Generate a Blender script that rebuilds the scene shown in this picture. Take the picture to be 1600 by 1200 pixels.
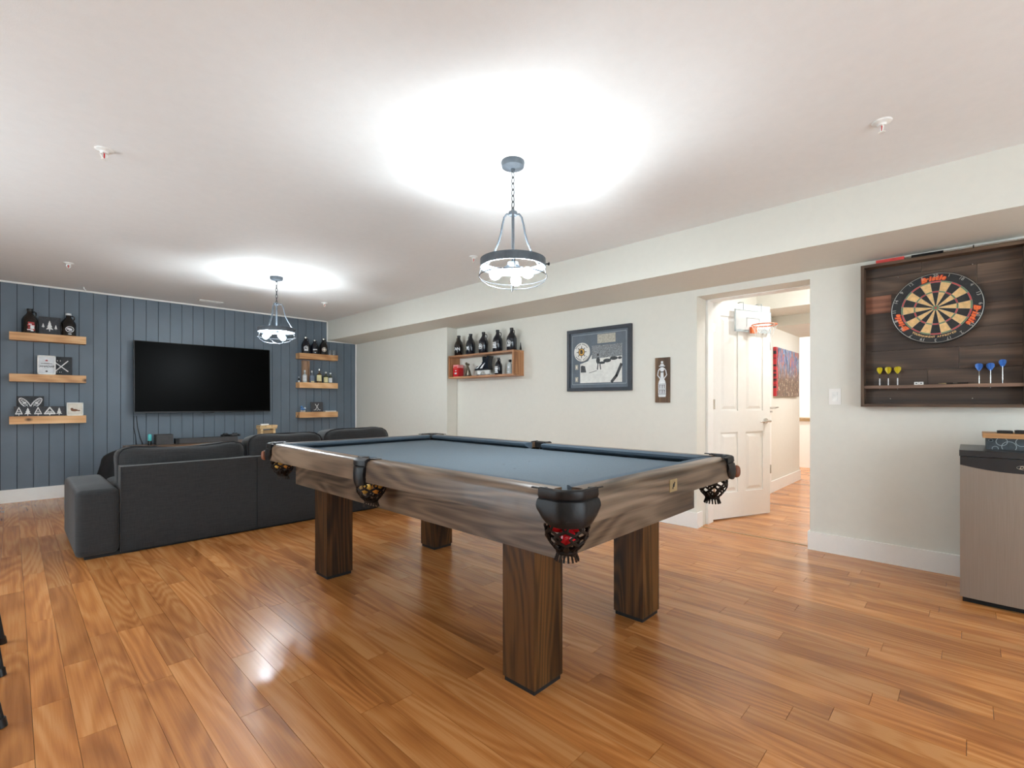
import bpy, bmesh, math, random
from mathutils import Vector, Matrix, noise
random.seed(7)
for o in list(bpy.data.objects): bpy.data.objects.remove(o)
SC = bpy.context.scene
COL = SC.collection
PI = math.pi

# ------------------------------------------------------------------ camera, world, exposure
FPX, YAW, HZ, CAMZ = 747.0, math.radians(46.32), 628.2, 1.10      # image taken as 1600x1200
cam = bpy.data.cameras.new('camera'); camo = bpy.data.objects.new('camera', cam); COL.objects.link(camo)
camo.location = (0, 0, CAMZ); camo.rotation_euler = (PI/2, 0, -YAW)
cam.sensor_width = 36; cam.lens = FPX/1600*36; cam.shift_y = (HZ-600)/1600; cam.clip_start = .05
SC.camera = camo
SC.view_settings.view_transform = 'Standard'; SC.view_settings.look = 'None'
SC.view_settings.gamma = 1.0; SC.view_settings.use_curve_mapping = False
SC.view_settings.exposure = 0.0
W = bpy.data.worlds.new('world'); SC.world = W; W.use_nodes = True
W.node_tree.nodes['Background'].inputs[0].default_value = (.78, .91, 1, 1)
W.node_tree.nodes['Background'].inputs[1].default_value = 7.2
BULB_W = 17.0        # radiant power of one pendant bulb
HALL_W = 70.0        # hall ceiling lamp

def ray(u, v):
    F = Vector((math.sin(YAW), math.cos(YAW), 0)); R = Vector((math.cos(YAW), -math.sin(YAW), 0))
    return F + R*((u-800)/FPX) + Vector((0, 0, -(v-HZ)/FPX))
def at_y(u, v, Y):
    d = ray(u, v); return Vector((0, 0, CAMZ)) + d*(Y/d.y)
def at_x(u, v, X):
    d = ray(u, v); return Vector((0, 0, CAMZ)) + d*(X/d.x)
def at_z(u, v, Z):
    d = ray(u, v); return Vector((0, 0, CAMZ)) + d*((Z-CAMZ)/d.z)

# ------------------------------------------------------------------ materials
def L(c):
    return tuple(((x/255)/12.92 if x/255 <= .04045 else ((x/255+.055)/1.055)**2.4) for x in c) + (1,)
MATS = {}
def newmat(name):
    m = bpy.data.materials.new(name); m.use_nodes = True; MATS[name] = m
    nt = m.node_tree; return m, nt, nt.nodes['Principled BSDF']
def nd(nt, t, **k):
    n = nt.nodes.new(t)
    for a, b in k.items(): setattr(n, a, b)
    return n
def mix_rgb(nt, fac, a, b, mode='MIX'):
    n = nd(nt, 'ShaderNodeMix', data_type='RGBA', blend_type=mode)
    for s, v in ((0, fac), (6, a), (7, b)):
        if hasattr(v, 'links'): nt.links.new(v, n.inputs[s])
        else: n.inputs[s].default_value = v
    return n.outputs[2]
def ramp(nt, fac, stops):
    n = nd(nt, 'ShaderNodeValToRGB'); nt.links.new(fac, n.inputs[0])
    e = n.color_ramp.elements
    while len(e) < len(stops): e.new(.5)
    for x, (p, c) in zip(e, stops): x.position = p; x.color = c
    return n.outputs[0]
def coords(nt, scale=(1, 1, 1), kind='Object', rnd=False, island=False):
    if kind == 'World': src = nd(nt, 'ShaderNodeNewGeometry').outputs['Position']
    else: src = nd(nt, 'ShaderNodeTexCoord').outputs[kind]
    r = None
    if rnd:
        oi = nd(nt, 'ShaderNodeObjectInfo'); r = oi.outputs['Random']
        if island:
            g = nd(nt, 'ShaderNodeNewGeometry'); a = nd(nt, 'ShaderNodeMath', operation='ADD'); f = nd(nt, 'ShaderNodeMath', operation='FRACT')
            nt.links.new(r, a.inputs[0]); nt.links.new(g.outputs['Random Per Island'], a.inputs[1]); nt.links.new(a.outputs[0], f.inputs[0]); r = f.outputs[0]
        vm = nd(nt, 'ShaderNodeVectorMath', operation='MULTIPLY_ADD'); nt.links.new(r, vm.inputs[0])
        vm.inputs[1].default_value = (13.7, 29.1, 7.3); nt.links.new(src, vm.inputs[2]); src = vm.outputs[0]
    mp = nd(nt, 'ShaderNodeMapping'); mp.inputs['Scale'].default_value = scale; nt.links.new(src, mp.inputs[0])
    return mp.outputs[0], r
def noise_tex(nt, vec, scale, detail=4, rough=.55, dist=0):
    n = nd(nt, 'ShaderNodeTexNoise'); nt.links.new(vec, n.inputs['Vector'])
    n.inputs['Scale'].default_value = scale; n.inputs['Detail'].default_value = detail
    n.inputs['Roughness'].default_value = rough; n.inputs['Distortion'].default_value = dist
    return n.outputs['Fac']
def bump(nt, bsdf, h, strength=.2, dist=.002):
    b = nd(nt, 'ShaderNodeBump'); b.inputs['Strength'].default_value = strength; b.inputs['Distance'].default_value = dist
    nt.links.new(h, b.inputs['Height']); nt.links.new(b.outputs[0], bsdf.inputs['Normal'])
def plain(name, c, rough=.5, metal=0, var=.06, nscale=20, bmp=0, bscale=60, coat=0, emit=0, trans=0, alpha=1, ior=1.45):
    m, nt, b = newmat(name); c = L(c)
    v, _ = coords(nt)
    f = noise_tex(nt, v, nscale)
    d = tuple(x*(1-var*2) for x in c[:3])+(1,); l = tuple(min(1, x*(1+var*2)) for x in c[:3])+(1,)
    nt.links.new(ramp(nt, f, [(.3, d), (.7, l)]), b.inputs['Base Color'])
    b.inputs['Roughness'].default_value = rough; b.inputs['Metallic'].default_value = metal
    b.inputs['Coat Weight'].default_value = coat; b.inputs['IOR'].default_value = ior
    b.inputs['Transmission Weight'].default_value = trans; b.inputs['Alpha'].default_value = alpha
    if emit:
        b.inputs['Emission Color'].default_value = c; b.inputs['Emission Strength'].default_value = emit
    if bmp:
        bump(nt, b, noise_tex(nt, v, bscale, 3), bmp)
    return m
def grain(nt, v, vf, freq=85):
    """contour-line grain (cathedral figure) plus fine streaks -> one value around .5"""
    big = noise_tex(nt, v, .35, 2, .45, .25)
    m = nd(nt, 'ShaderNodeMath', operation='MULTIPLY'); nt.links.new(big, m.inputs[0]); m.inputs[1].default_value = freq
    sn = nd(nt, 'ShaderNodeMath', operation='SINE'); nt.links.new(m.outputs[0], sn.inputs[0])
    fine = noise_tex(nt, vf, 1.0, 4, .65)
    tone = noise_tex(nt, v, .6, 2)
    a = nd(nt, 'ShaderNodeMath', operation='MULTIPLY_ADD'); nt.links.new(sn.outputs[0], a.inputs[0]); a.inputs[1].default_value = .10; nt.links.new(tone, a.inputs[2])
    c = nd(nt, 'ShaderNodeMath', operation='MULTIPLY_ADD'); nt.links.new(fine, c.inputs[0]); c.inputs[1].default_value = .55; nt.links.new(a.outputs[0], c.inputs[2])
    return c.outputs[0], fine
def wood(name, light, mid, dark, axis='Y', across=9, along=.7, rough=.4, knots=False, rnd=True, contrast=1.0, coat=0, freq=85):
    m, nt, b = newmat(name)
    sc = [across]*3; sc['XYZ'.index(axis)] = along*1.6
    v, r = coords(nt, tuple(sc), rnd=rnd)
    sf = [across*9]*3; sf['XYZ'.index(axis)] = along*2.2
    vf, _ = coords(nt, tuple(sf), rnd=rnd)
    val, fine = grain(nt, v, vf, freq)
    k = .30/contrast
    col = ramp(nt, val, [(.775-k, L(dark)), (.775, L(mid)), (min(1, .775+k), L(light))])
    if r is not None:
        hv = nd(nt, 'ShaderNodeHueSaturation'); nt.links.new(col, hv.inputs['Color'])
        mr = nd(nt, 'ShaderNodeMapRange'); nt.links.new(r, mr.inputs[0]); mr.inputs[3].default_value = .88; mr.inputs[4].default_value = 1.12
        nt.links.new(mr.outputs[0], hv.inputs['Value']); col = hv.outputs[0]
    if knots:
        vo = nd(nt, 'ShaderNodeTexVoronoi'); q = [5.0]*3; q['XYZ'.index(axis)] = 3.2
        v2, _ = coords(nt, tuple(q), rnd=rnd); nt.links.new(v2, vo.inputs['Vector']); vo.inputs['Scale'].default_value = 1.0
        kf = ramp(nt, vo.outputs['Distance'], [(.05, (1, 1, 1, 1)), (.13, (0, 0, 0, 1))])
        col = mix_rgb(nt, kf, col, L(tuple(x*.55 for x in dark)))
    nt.links.new(col, b.inputs['Base Color'])
    b.inputs['Roughness'].default_value = rough; b.inputs['Coat Weight'].default_value = coat
    bump(nt, b, fine, .1, .0008)
    return m

def make_materials():
    plain('wall_paint', (224, 222, 212), .75, var=.006, bmp=.05, bscale=220)
    plain('ceiling_paint', (240, 241, 240), .85, var=.006, bmp=.22, bscale=160)
    plain('white_trim', (240, 238, 233), .4, var=.006)
    plain('door_white', (243, 241, 235), .38, var=.006)
    plain('blue_paint', (102, 114, 125), .42, var=.03, nscale=3, bmp=.06, bscale=90)
    plain('groove_dark', (34, 40, 48), .8)
    plain('black_plastic', (18, 18, 19), .35); plain('black_matte', (22, 22, 23), .7)
    plain('screen', (3, 3, 3), .35, var=.02).node_tree.nodes['Principled BSDF'].inputs['Specular IOR Level'].default_value = .05
    plain('grey_metal', (84, 91, 98), .5, metal=.15, var=.12, nscale=14)
    plain('fill_window_glass', (235, 240, 242), .02, var=.01, alpha=.1)
    plain('dark_wire', (58, 60, 63), .4, metal=.5)
    plain('chrome', (205, 203, 198), .18, metal=1, var=.02)
    plain('brass', (182, 160, 120), .45, metal=.7)
    plain('steel_blade', (200, 205, 208), .25, metal=1)
    plain('felt', (87, 98, 106), .92, var=.05, nscale=180, bmp=.25, bscale=900)
    plain('cushion_felt', (72, 86, 98), .9, var=.05, nscale=180, bmp=.2, bscale=900)
    plain('leather', (24, 23, 24), .40, var=.25, nscale=30, bmp=.2, bscale=120).node_tree.nodes['Principled BSDF'].inputs['Specular IOR Level'].default_value = .35
    plain('leather_sheen', (122, 72, 48), .5, var=.12)
    plain('net_leather', (36, 26, 20), .6, var=.2).node_tree.nodes['Principled BSDF'].inputs['Specular IOR Level'].default_value = .2
    plain('white_paint', (236, 236, 232), .6); plain('chalk', (232, 232, 230), .8)
    plain('slate', (70, 71, 74), .75, var=.12, nscale=40); plain('slate_dark', (58, 60, 63), .75, var=.1, nscale=40)
    plain('cream_card', (226, 218, 204), .6); plain('brown_ink', (120, 84, 62), .7)
    plain('amber_glass', (20, 14, 12), .08, coat=.5); plain('blue_black_glass', (26, 29, 38), .15, coat=.4)
    plain('label_white', (222, 224, 226), .55); plain('label_cream', (232, 222, 170), .55); plain('label_red', (178, 52, 50), .55)
    plain('red', (200, 28, 36), .3); plain('red_soft', (214, 70, 66), .5); plain('pink_red', (235, 150, 150), .45)
    plain('green', (110, 140, 105), .7); plain('dart_red', (190, 72, 76), .7); plain('dart_cream', (222, 184, 128), .75, var=.08, nscale=60)
    plain('dart_black', (44, 46, 47), .75, var=.1, nscale=60); plain('dart_wire', (190, 190, 184), .35, metal=.6)
    plain('yellow', (206, 186, 40), .35); plain('sky_blue', (70, 120, 196), .3); plain('orange', (236, 116, 60), .4)
    plain('ball_orange', (214, 142, 60), .12, coat=.6); plain('ball_yellow', (226, 176, 82), .12, coat=.6); plain('ball_red', (196, 20, 34), .12, coat=.6)
    plain('turquoise', (92, 200, 200), .3); plain('grey_plastic', (72, 70, 70), .6)
    plain('fridge_black', (40, 40, 42), .32, var=.05); plain('bronze', (96, 84, 66), .5, metal=.3, var=.3, nscale=40)
    plain('frame_blue', (56, 61, 68), .35, var=.08); plain('mat_blue', (100, 109, 118), .6, var=.04)
    plain('plaque', (176, 172, 158), .45, var=.12, nscale=60); plain('puck_white', (224, 222, 216), .5); plain('gold', (206, 158, 78), .5); plain('ink', (44, 44, 46), .6)
    plain('photo_grey', (128, 132, 134), .5, var=.5, nscale=160); plain('photo_ice', (222, 222, 216), .5, var=.05, nscale=30); plain('photo_dark', (66, 68, 70), .5, var=.3, nscale=90)
    plain('hall_far', (250, 247, 240), .8, var=.004); plain('counter_brown', (170, 140, 100), .5)
    plain('patterned_box', (62, 68, 72), .7, var=.2, nscale=25); plain('grey_line', (168, 178, 180), .6)
    plain('blue_toy', (86, 128, 178), .5, var=.3, nscale=60); plain('bean_bag', (20, 20, 22), .75, var=.2)
    plain('bottle_clear', (188, 196, 196), .08, coat=.5); plain('bottle_blue', (116, 132, 150), .12, coat=.5); plain('bottle_green', (70, 74, 50), .1, coat=.5); plain('bottle_amber', (96, 70, 34), .1, coat=.5)
    plain('clear_plastic', (240, 242, 242), .08, var=.01, alpha=.45)
    plain('glassware', (235, 240, 242), .03, trans=.9, var=.01)
    wood('pine', (238, 194, 144), (222, 170, 118), (186, 130, 82), 'X', 10, .9, .55, knots=True)
    wood('pine_box_y', (194, 146, 106), (168, 118, 80), (122, 82, 54), 'Y', 10, .9, .5)
    wood('pine_box_z', (196, 148, 106), (172, 122, 82), (126, 84, 54), 'Z', 10, .9, .5, knots=True)
    for a in 'XYZ':
        wood('walnut_'+a, (134, 112, 92), (105, 85, 67), (60, 44, 32), a, 8, .9, .32, contrast=1.45, coat=.1, freq=140)
        wood('leg_wood_'+a, (96, 62, 30), (66, 41, 17), (33, 19, 7), a, 11, .8, .45, contrast=1.6, freq=130).node_tree.nodes['Principled BSDF'].inputs['Specular IOR Level'].default_value = .3
    wood('barn_brown', (104, 84, 68), (76, 60, 49), (46, 36, 30), 'Y', 9, .8, .6, knots=True)
    wood('barn_frame_Y', (104, 82, 62), (84, 64, 48), (56, 42, 32), 'Y', 9, .8, .6)
    wood('barn_frame_Z', (104, 82, 62), (84, 64, 48), (56, 42, 32), 'Z', 9, .8, .6)
    wood('barn_red', (150, 100, 76), (122, 78, 58), (84, 54, 42), 'Y', 9, .8, .6)
    wood('ledge_wood', (150, 120, 98), (128, 100, 82), (96, 74, 60), 'Y', 9, .8, .55)
    wood('sign_wood', (134, 106, 80), (108, 82, 60), (76, 56, 42), 'Z', 12, 1, .65)
    wood('tray_wood', (206, 160, 110), (186, 138, 90), (150, 104, 64), 'Y', 14, 1, .5)
    wood('jenga', (236, 208, 160), (220, 186, 136), (190, 150, 100), 'X', 14, 2, .55)
    wood('console_wood', (170, 132, 98), (144, 108, 78), (104, 74, 50), 'X', 10, .8, .3, coat=.3)
    wood('plank_box', (190, 160, 132), (164, 130, 104), (124, 94, 72), 'Z', 14, 1, .6)
    # sofa cloth
    m, nt, b = newmat('sofa_cloth'); v, _ = coords(nt, (3, 3, 42)); v2, _ = coords(nt, (40, 40, 5))
    f = noise_tex(nt, v, 3, 6, .75); f2 = noise_tex(nt, v2, 3, 5, .7)
    c = mix_rgb(nt, .5, ramp(nt, f, [(.3, L((20, 20, 21))), (.72, L((56, 56, 57)))]), ramp(nt, f2, [(.3, L((27, 27, 28))), (.7, L((47, 47, 48)))]))
    nt.links.new(c, b.inputs['Base Color']); b.inputs['Roughness'].default_value = .95; b.inputs['Sheen Weight'].default_value = .15
    bump(nt, b, f, .5, .003)
    plain('piping', (40, 40, 42), .9)
    # floor planks: strips along Y
    m, nt, b = newmat('floor_wood'); v, r = coords(nt, (9, 1.1, 1), 'World', True, True)
    vf, _ = coords(nt, (95, 2.2, 1), 'World', True, True)
    val, fine = grain(nt, v, vf, 130)
    col = ramp(nt, val, [(.45, L((154, 94, 48))), (.775, L((192, 124, 66))), (1.0, L((210, 147, 89)))])
    hv = nd(nt, 'ShaderNodeHueSaturation'); nt.links.new(col, hv.inputs['Color']); mr = nd(nt, 'ShaderNodeMapRange'); nt.links.new(r, mr.inputs[0])
    mr.inputs[3].default_value = .84; mr.inputs[4].default_value = 1.12; nt.links.new(mr.outputs[0], hv.inputs['Value'])
    nt.links.new(hv.outputs[0], b.inputs['Base Color']); b.inputs['Roughness'].default_value = .25; b.inputs['Coat Weight'].default_value = .12; b.inputs['Coat Roughness'].default_value = .12
    # brushed fridge steel
    m, nt, b = newmat('brushed_steel'); v, _ = coords(nt, (320, 320, 2)); f = noise_tex(nt, v, 2.5, 3)
    nt.links.new(ramp(nt, f, [(.3, L((150, 141, 132))), (.7, L((162, 153, 144)))]), b.inputs['Base Color'])
    b.inputs['Metallic'].default_value = .75; b.inputs['Roughness'].default_value = .42; bump(nt, b, f, .05, .0004)
    # abstract painting in upright streaks
    m, nt, b = newmat('painting'); v, _ = coords(nt, (7, 1, 2.2)); v2, _ = coords(nt, (16, 1, 14))
    f = noise_tex(nt, v, 1.3, 3, .6, .4); f2 = noise_tex(nt, v2, 1.2, 3, .7)
    c1 = ramp(nt, f, [(.40, L((46, 46, 58))), (.45, L((84, 116, 168))), (.49, L((150, 166, 190))), (.53, L((104, 96, 92))), (.57, L((206, 112, 76))), (.62, L((78, 110, 162)))])
    c2 = ramp(nt, f2, [(.42, L((92, 78, 66))), (.5, L((128, 96, 78))), (.57, L((110, 96, 80))), (.64, L((214, 196, 172)))])
    tc = nd(nt, 'ShaderNodeSeparateXYZ'); tx = nd(nt, 'ShaderNodeTexCoord'); nt.links.new(tx.outputs['Object'], tc.inputs[0])
    sm = nd(nt, 'ShaderNodeMapRange'); nt.links.new(tc.outputs['Z'], sm.inputs[0]); sm.inputs[1].default_value = -.1; sm.inputs[2].default_value = .12
    cm = mix_rgb(nt, sm.outputs[0], c2, c1)
    lm = nd(nt, 'ShaderNodeMath', operation='LESS_THAN'); nt.links.new(tc.outputs['X'], lm.inputs[0]); lm.inputs[1].default_value = -.47
    nt.links.new(mix_rgb(nt, lm.outputs[0], cm, ramp(nt, f2, [(.42, L((44, 40, 48))), (.5, L((196, 44, 52)))])), b.inputs['Base Color']); b.inputs['Roughness'].default_value = .5
    # lamps
    for nm, rad, c in (('bulb', BULB_W/(PI*.0118), (.86, .95, 1, 1)), ('hall_lamp', HALL_W/(PI*.16), (.97, .98, 1, 1))):
        m, nt, b = newmat(nm); b.inputs['Base Color'].default_value = (.9, .9, .9, 1)
        b.inputs['Emission Color'].default_value = c; b.inputs['Emission Strength'].default_value = rad
make_materials()

# ------------------------------------------------------------------ mesh helpers
class B:
    def __init__(s): s.bm = bmesh.new()
    def _new(s, v, f, mx=None):
        vs = [s.bm.verts.new((mx @ Vector(p)) if mx else p) for p in v]
        for q in f:
            try: s.bm.faces.new([vs[i] for i in q])
            except ValueError: pass
        return vs
    def box(s, x0, x1, y0, y1, z0, z1, mx=None):
        v = [(x0, y0, z0), (x1, y0, z0), (x1, y1, z0), (x0, y1, z0), (x0, y0, z1), (x1, y0, z1), (x1, y1, z1), (x0, y1, z1)]
        s._new(v, [(3, 2, 1, 0), (4, 5, 6, 7), (0, 1, 5, 4), (1, 2, 6, 5), (2, 3, 7, 6), (3, 0, 4, 7)], mx); return s
    def prism(s, poly, z0, z1, mx=None):
        n = len(poly); v = [(x, y, z0) for x, y in poly]+[(x, y, z1) for x, y in poly]
        f = [tuple(range(n-1, -1, -1)), tuple(range(n, 2*n))]+[(i, (i+1) % n, n+(i+1) % n, n+i) for i in range(n)]
        s._new(v, f, mx); return s
    def flat(s, poly, mx=None, z=0):
        s._new([(x, y, z) for x, y in poly], [tuple(range(len(poly)))], mx); return s
    def lathe(s, prof, n=24, mx=None, a0=0, a1=2*PI):
        full = abs(a1-a0-2*PI) < 1e-6; k = n if full else n+1
        v = []; f = []
        for r, z in prof:
            for i in range(k):
                a = a0+(a1-a0)*i/n; v.append((r*math.cos(a), r*math.sin(a), z))
        for j in range(len(prof)-1):
            for i in range(n):
                i2 = (i+1) % k
                f.append((j*k+i, j*k+i2, (j+1)*k+i2, (j+1)*k+i))
        s._new(v, f, mx)
        if full:
            bmesh.ops.remove_doubles(s.bm, verts=s.bm.verts[:], dist=1e-6)
        return s
    def tube(s, pts, r, n=8, closed=False, mx=None, flatk=1.0):
        pts = [Vector(p) for p in pts]; m = len(pts); rs = r if isinstance(r, (list, tuple)) else [r]*m
        up = None; v = []; f = []
        for i, p in enumerate(pts):
            t = (pts[(i+1) % m]-pts[i-1]) if closed else (pts[min(i+1, m-1)]-pts[max(i-1, 0)])
            t.normalize()
            if up is None:
                up = Vector((0, 0, 1)) if abs(t.z) < .9 else Vector((1, 0, 0))
            a = t.cross(up)
            if a.length < 1e-5: a = t.orthogonal()
            a.normalize(); up = a.cross(t).normalized()
            for k in range(n):
                q = 2*PI*k/n; v.append(p+a*(rs[i]*math.cos(q))+up*(rs[i]*flatk*math.sin(q)))
        for i in range(m if closed else m-1):
            j = (i+1) % m
            for k in range(n): f.append((i*n+k, i*n+(k+1) % n, j*n+(k+1) % n, j*n+k))
        if not closed: f += [tuple(range(n-1, -1, -1)), tuple((m-1)*n+k for k in range(n))]
        s._new(v, f, mx); return s
    def cyl(s, p0, p1, r, n=16, r1=None): return s.tube([p0, p1], [r, r if r1 is None else r1], n)
    def sphere(s, c, r, u=16, v=10, sc=(1, 1, 1)):
        bmesh.ops.create_uvsphere(s.bm, u_segments=u, v_segments=v, radius=r, matrix=Matrix.Translation(c) @ Matrix.Diagonal((*sc, 1))); return s
    def puff(s, c, size, p=4, cuts=7, amp=0, seed=0, sag=0):
        bm = bmesh.new(); bmesh.ops.create_cube(bm, size=2); bmesh.ops.subdivide_edges(bm, edges=bm.edges[:], cuts=cuts, use_grid_fill=True)
        idx = {}
        for vt in bm.verts:
            q = vt.co; n = (abs(q.x)**p+abs(q.y)**p+abs(q.z)**p)**(1/p); w = q/n
            w = Vector((w.x*size[0]/2, w.y*size[1]/2, w.z*size[2]/2))
            if amp: w += Vector((noise.noise(w*6+Vector((seed, 0, 0))), noise.noise(w*6+Vector((0, seed, 5))), noise.noise(w*5+Vector((9, 0, seed)))))*amp
            if sag: w.z -= sag*max(0, w.z/size[2]*2)*max(0, math.cos(w.x/size[0]*PI))
            idx[vt] = s.bm.verts.new(w+Vector(c))
        for fc in bm.faces: s.bm.faces.new([idx[x] for x in fc.verts])
        bm.free(); return s
    def add(s, mesh, mx=None):
        bm = bmesh.new(); bm.from_mesh(mesh); 
        s._new([tuple(x.co) for x in bm.verts], [tuple(y.index for y in fc.verts) for fc in bm.faces], mx); bm.free(); return s
    def xf(s, mx): bmesh.ops.transform(s.bm, matrix=mx, verts=s.bm.verts[:]); return s
    def bevel(s, w, seg=2):
        bmesh.ops.bevel(s.bm, geom=[e for e in s.bm.edges if e.is_manifold and e.calc_face_angle(0) > .5], offset=w, segments=seg, affect='EDGES', profile=.5); return s
    def mesh(s, name, smooth=True):
        bmesh.ops.recalc_face_normals(s.bm, faces=s.bm.faces[:])
        me = bpy.data.meshes.new(name); s.bm.to_mesh(me); s.bm.free()
        if smooth:
            for p in me.polygons: p.use_smooth = True
            try: me.set_sharp_from_angle(angle=math.radians(38))
            except Exception: pass
        return me
    def obj(s, name, mat, parent=None, loc=None, rot=None, smooth=True, label=None):
        me = s.mesh(name, smooth); me.materials.append(MATS[mat]); return link(name, me, parent, loc, rot, label)
def link(name, me, parent=None, loc=None, rot=None, label=None):
    o = bpy.data.objects.new(name, me); COL.objects.link(o)
    if parent: o.parent = parent
    if loc is not None: o.location = loc
    if rot is not None: o.rotation_euler = rot
    if label: o['label'] = label
    return o
def tag(o, label, cat, group=None):
    o['label'] = label; o['category'] = cat
    if group: o['group'] = group
    return o
def thing(name, label, cat, loc=(0, 0, 0), rz=0, group=None):
    o = bpy.data.objects.new(name, None); COL.objects.link(o); o.location = loc; o.rotation_euler = (0, 0, rz); o.empty_display_size = .05
    return tag(o, label, cat, group)
def struct(o): o['kind'] = 'structure'; return o
TM = {}
def text_mesh(body, size, bold=0, ext=0.0006, shear=0):
    c = bpy.data.curves.new('t', 'FONT'); c.body = body; c.size = size; c.align_x = 'CENTER'; c.align_y = 'CENTER'; c.offset = bold; c.extrude = ext; c.shear = shear; c.resolution_u = 3
    o = bpy.data.objects.new('t', c); COL.objects.link(o); bpy.context.view_layer.update()
    me = bpy.data.meshes.new_from_object(o.evaluated_get(bpy.context.evaluated_depsgraph_get()))
    bpy.data.objects.remove(o); return me
def RZ(a): return Matrix.Rotation(a, 4, 'Z')
def RX(a): return Matrix.Rotation(a, 4, 'X')
def T(x, y, z): return Matrix.Translation((x, y, z))
# a drawing plane (x right, y up) standing up and facing -Y / facing -X
FACE_Y = RX(PI/2)
FACE_X = RZ(-PI/2) @ RX(PI/2)
def ring2(r, n=24, rx=1, ry=1, cx=0, cy=0): return [(cx+r*rx*math.cos(2*PI*i/n), cy+r*ry*math.sin(2*PI*i/n)) for i in range(n)]
def stroke(b, pts, w, mx, z0=0, z1=.0012, closed=False):
    P = [Vector((p[0], p[1])) for p in pts]; n = len(P)
    for i in range(n if closed else n-1):
        a, c = P[i], P[(i+1) % n]; d = (c-a)
        if d.length < 1e-6: continue
        d.normalize(); q = Vector((-d.y, d.x))*w/2; e = d*w*.3
        b.prism([tuple(a-q-e), tuple(c-q+e), tuple(c+q+e), tuple(a+q-e)], z0, z1, mx)

# ------------------------------------------------------------------ the room
YB, XR, ZC = 7.576, 4.13, 2.42            # board face of far wall, right wall, ceiling
XL, YF = -1.7, -2.7
DY0, DY1, DZ = .859, 1.715, 2.02          # doorway
WT = .32                                  # wall thickness at the doorway
NY = 4.97; XB0, XB1 = 3.965, 4.07         # shallow projection of right wall

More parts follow.
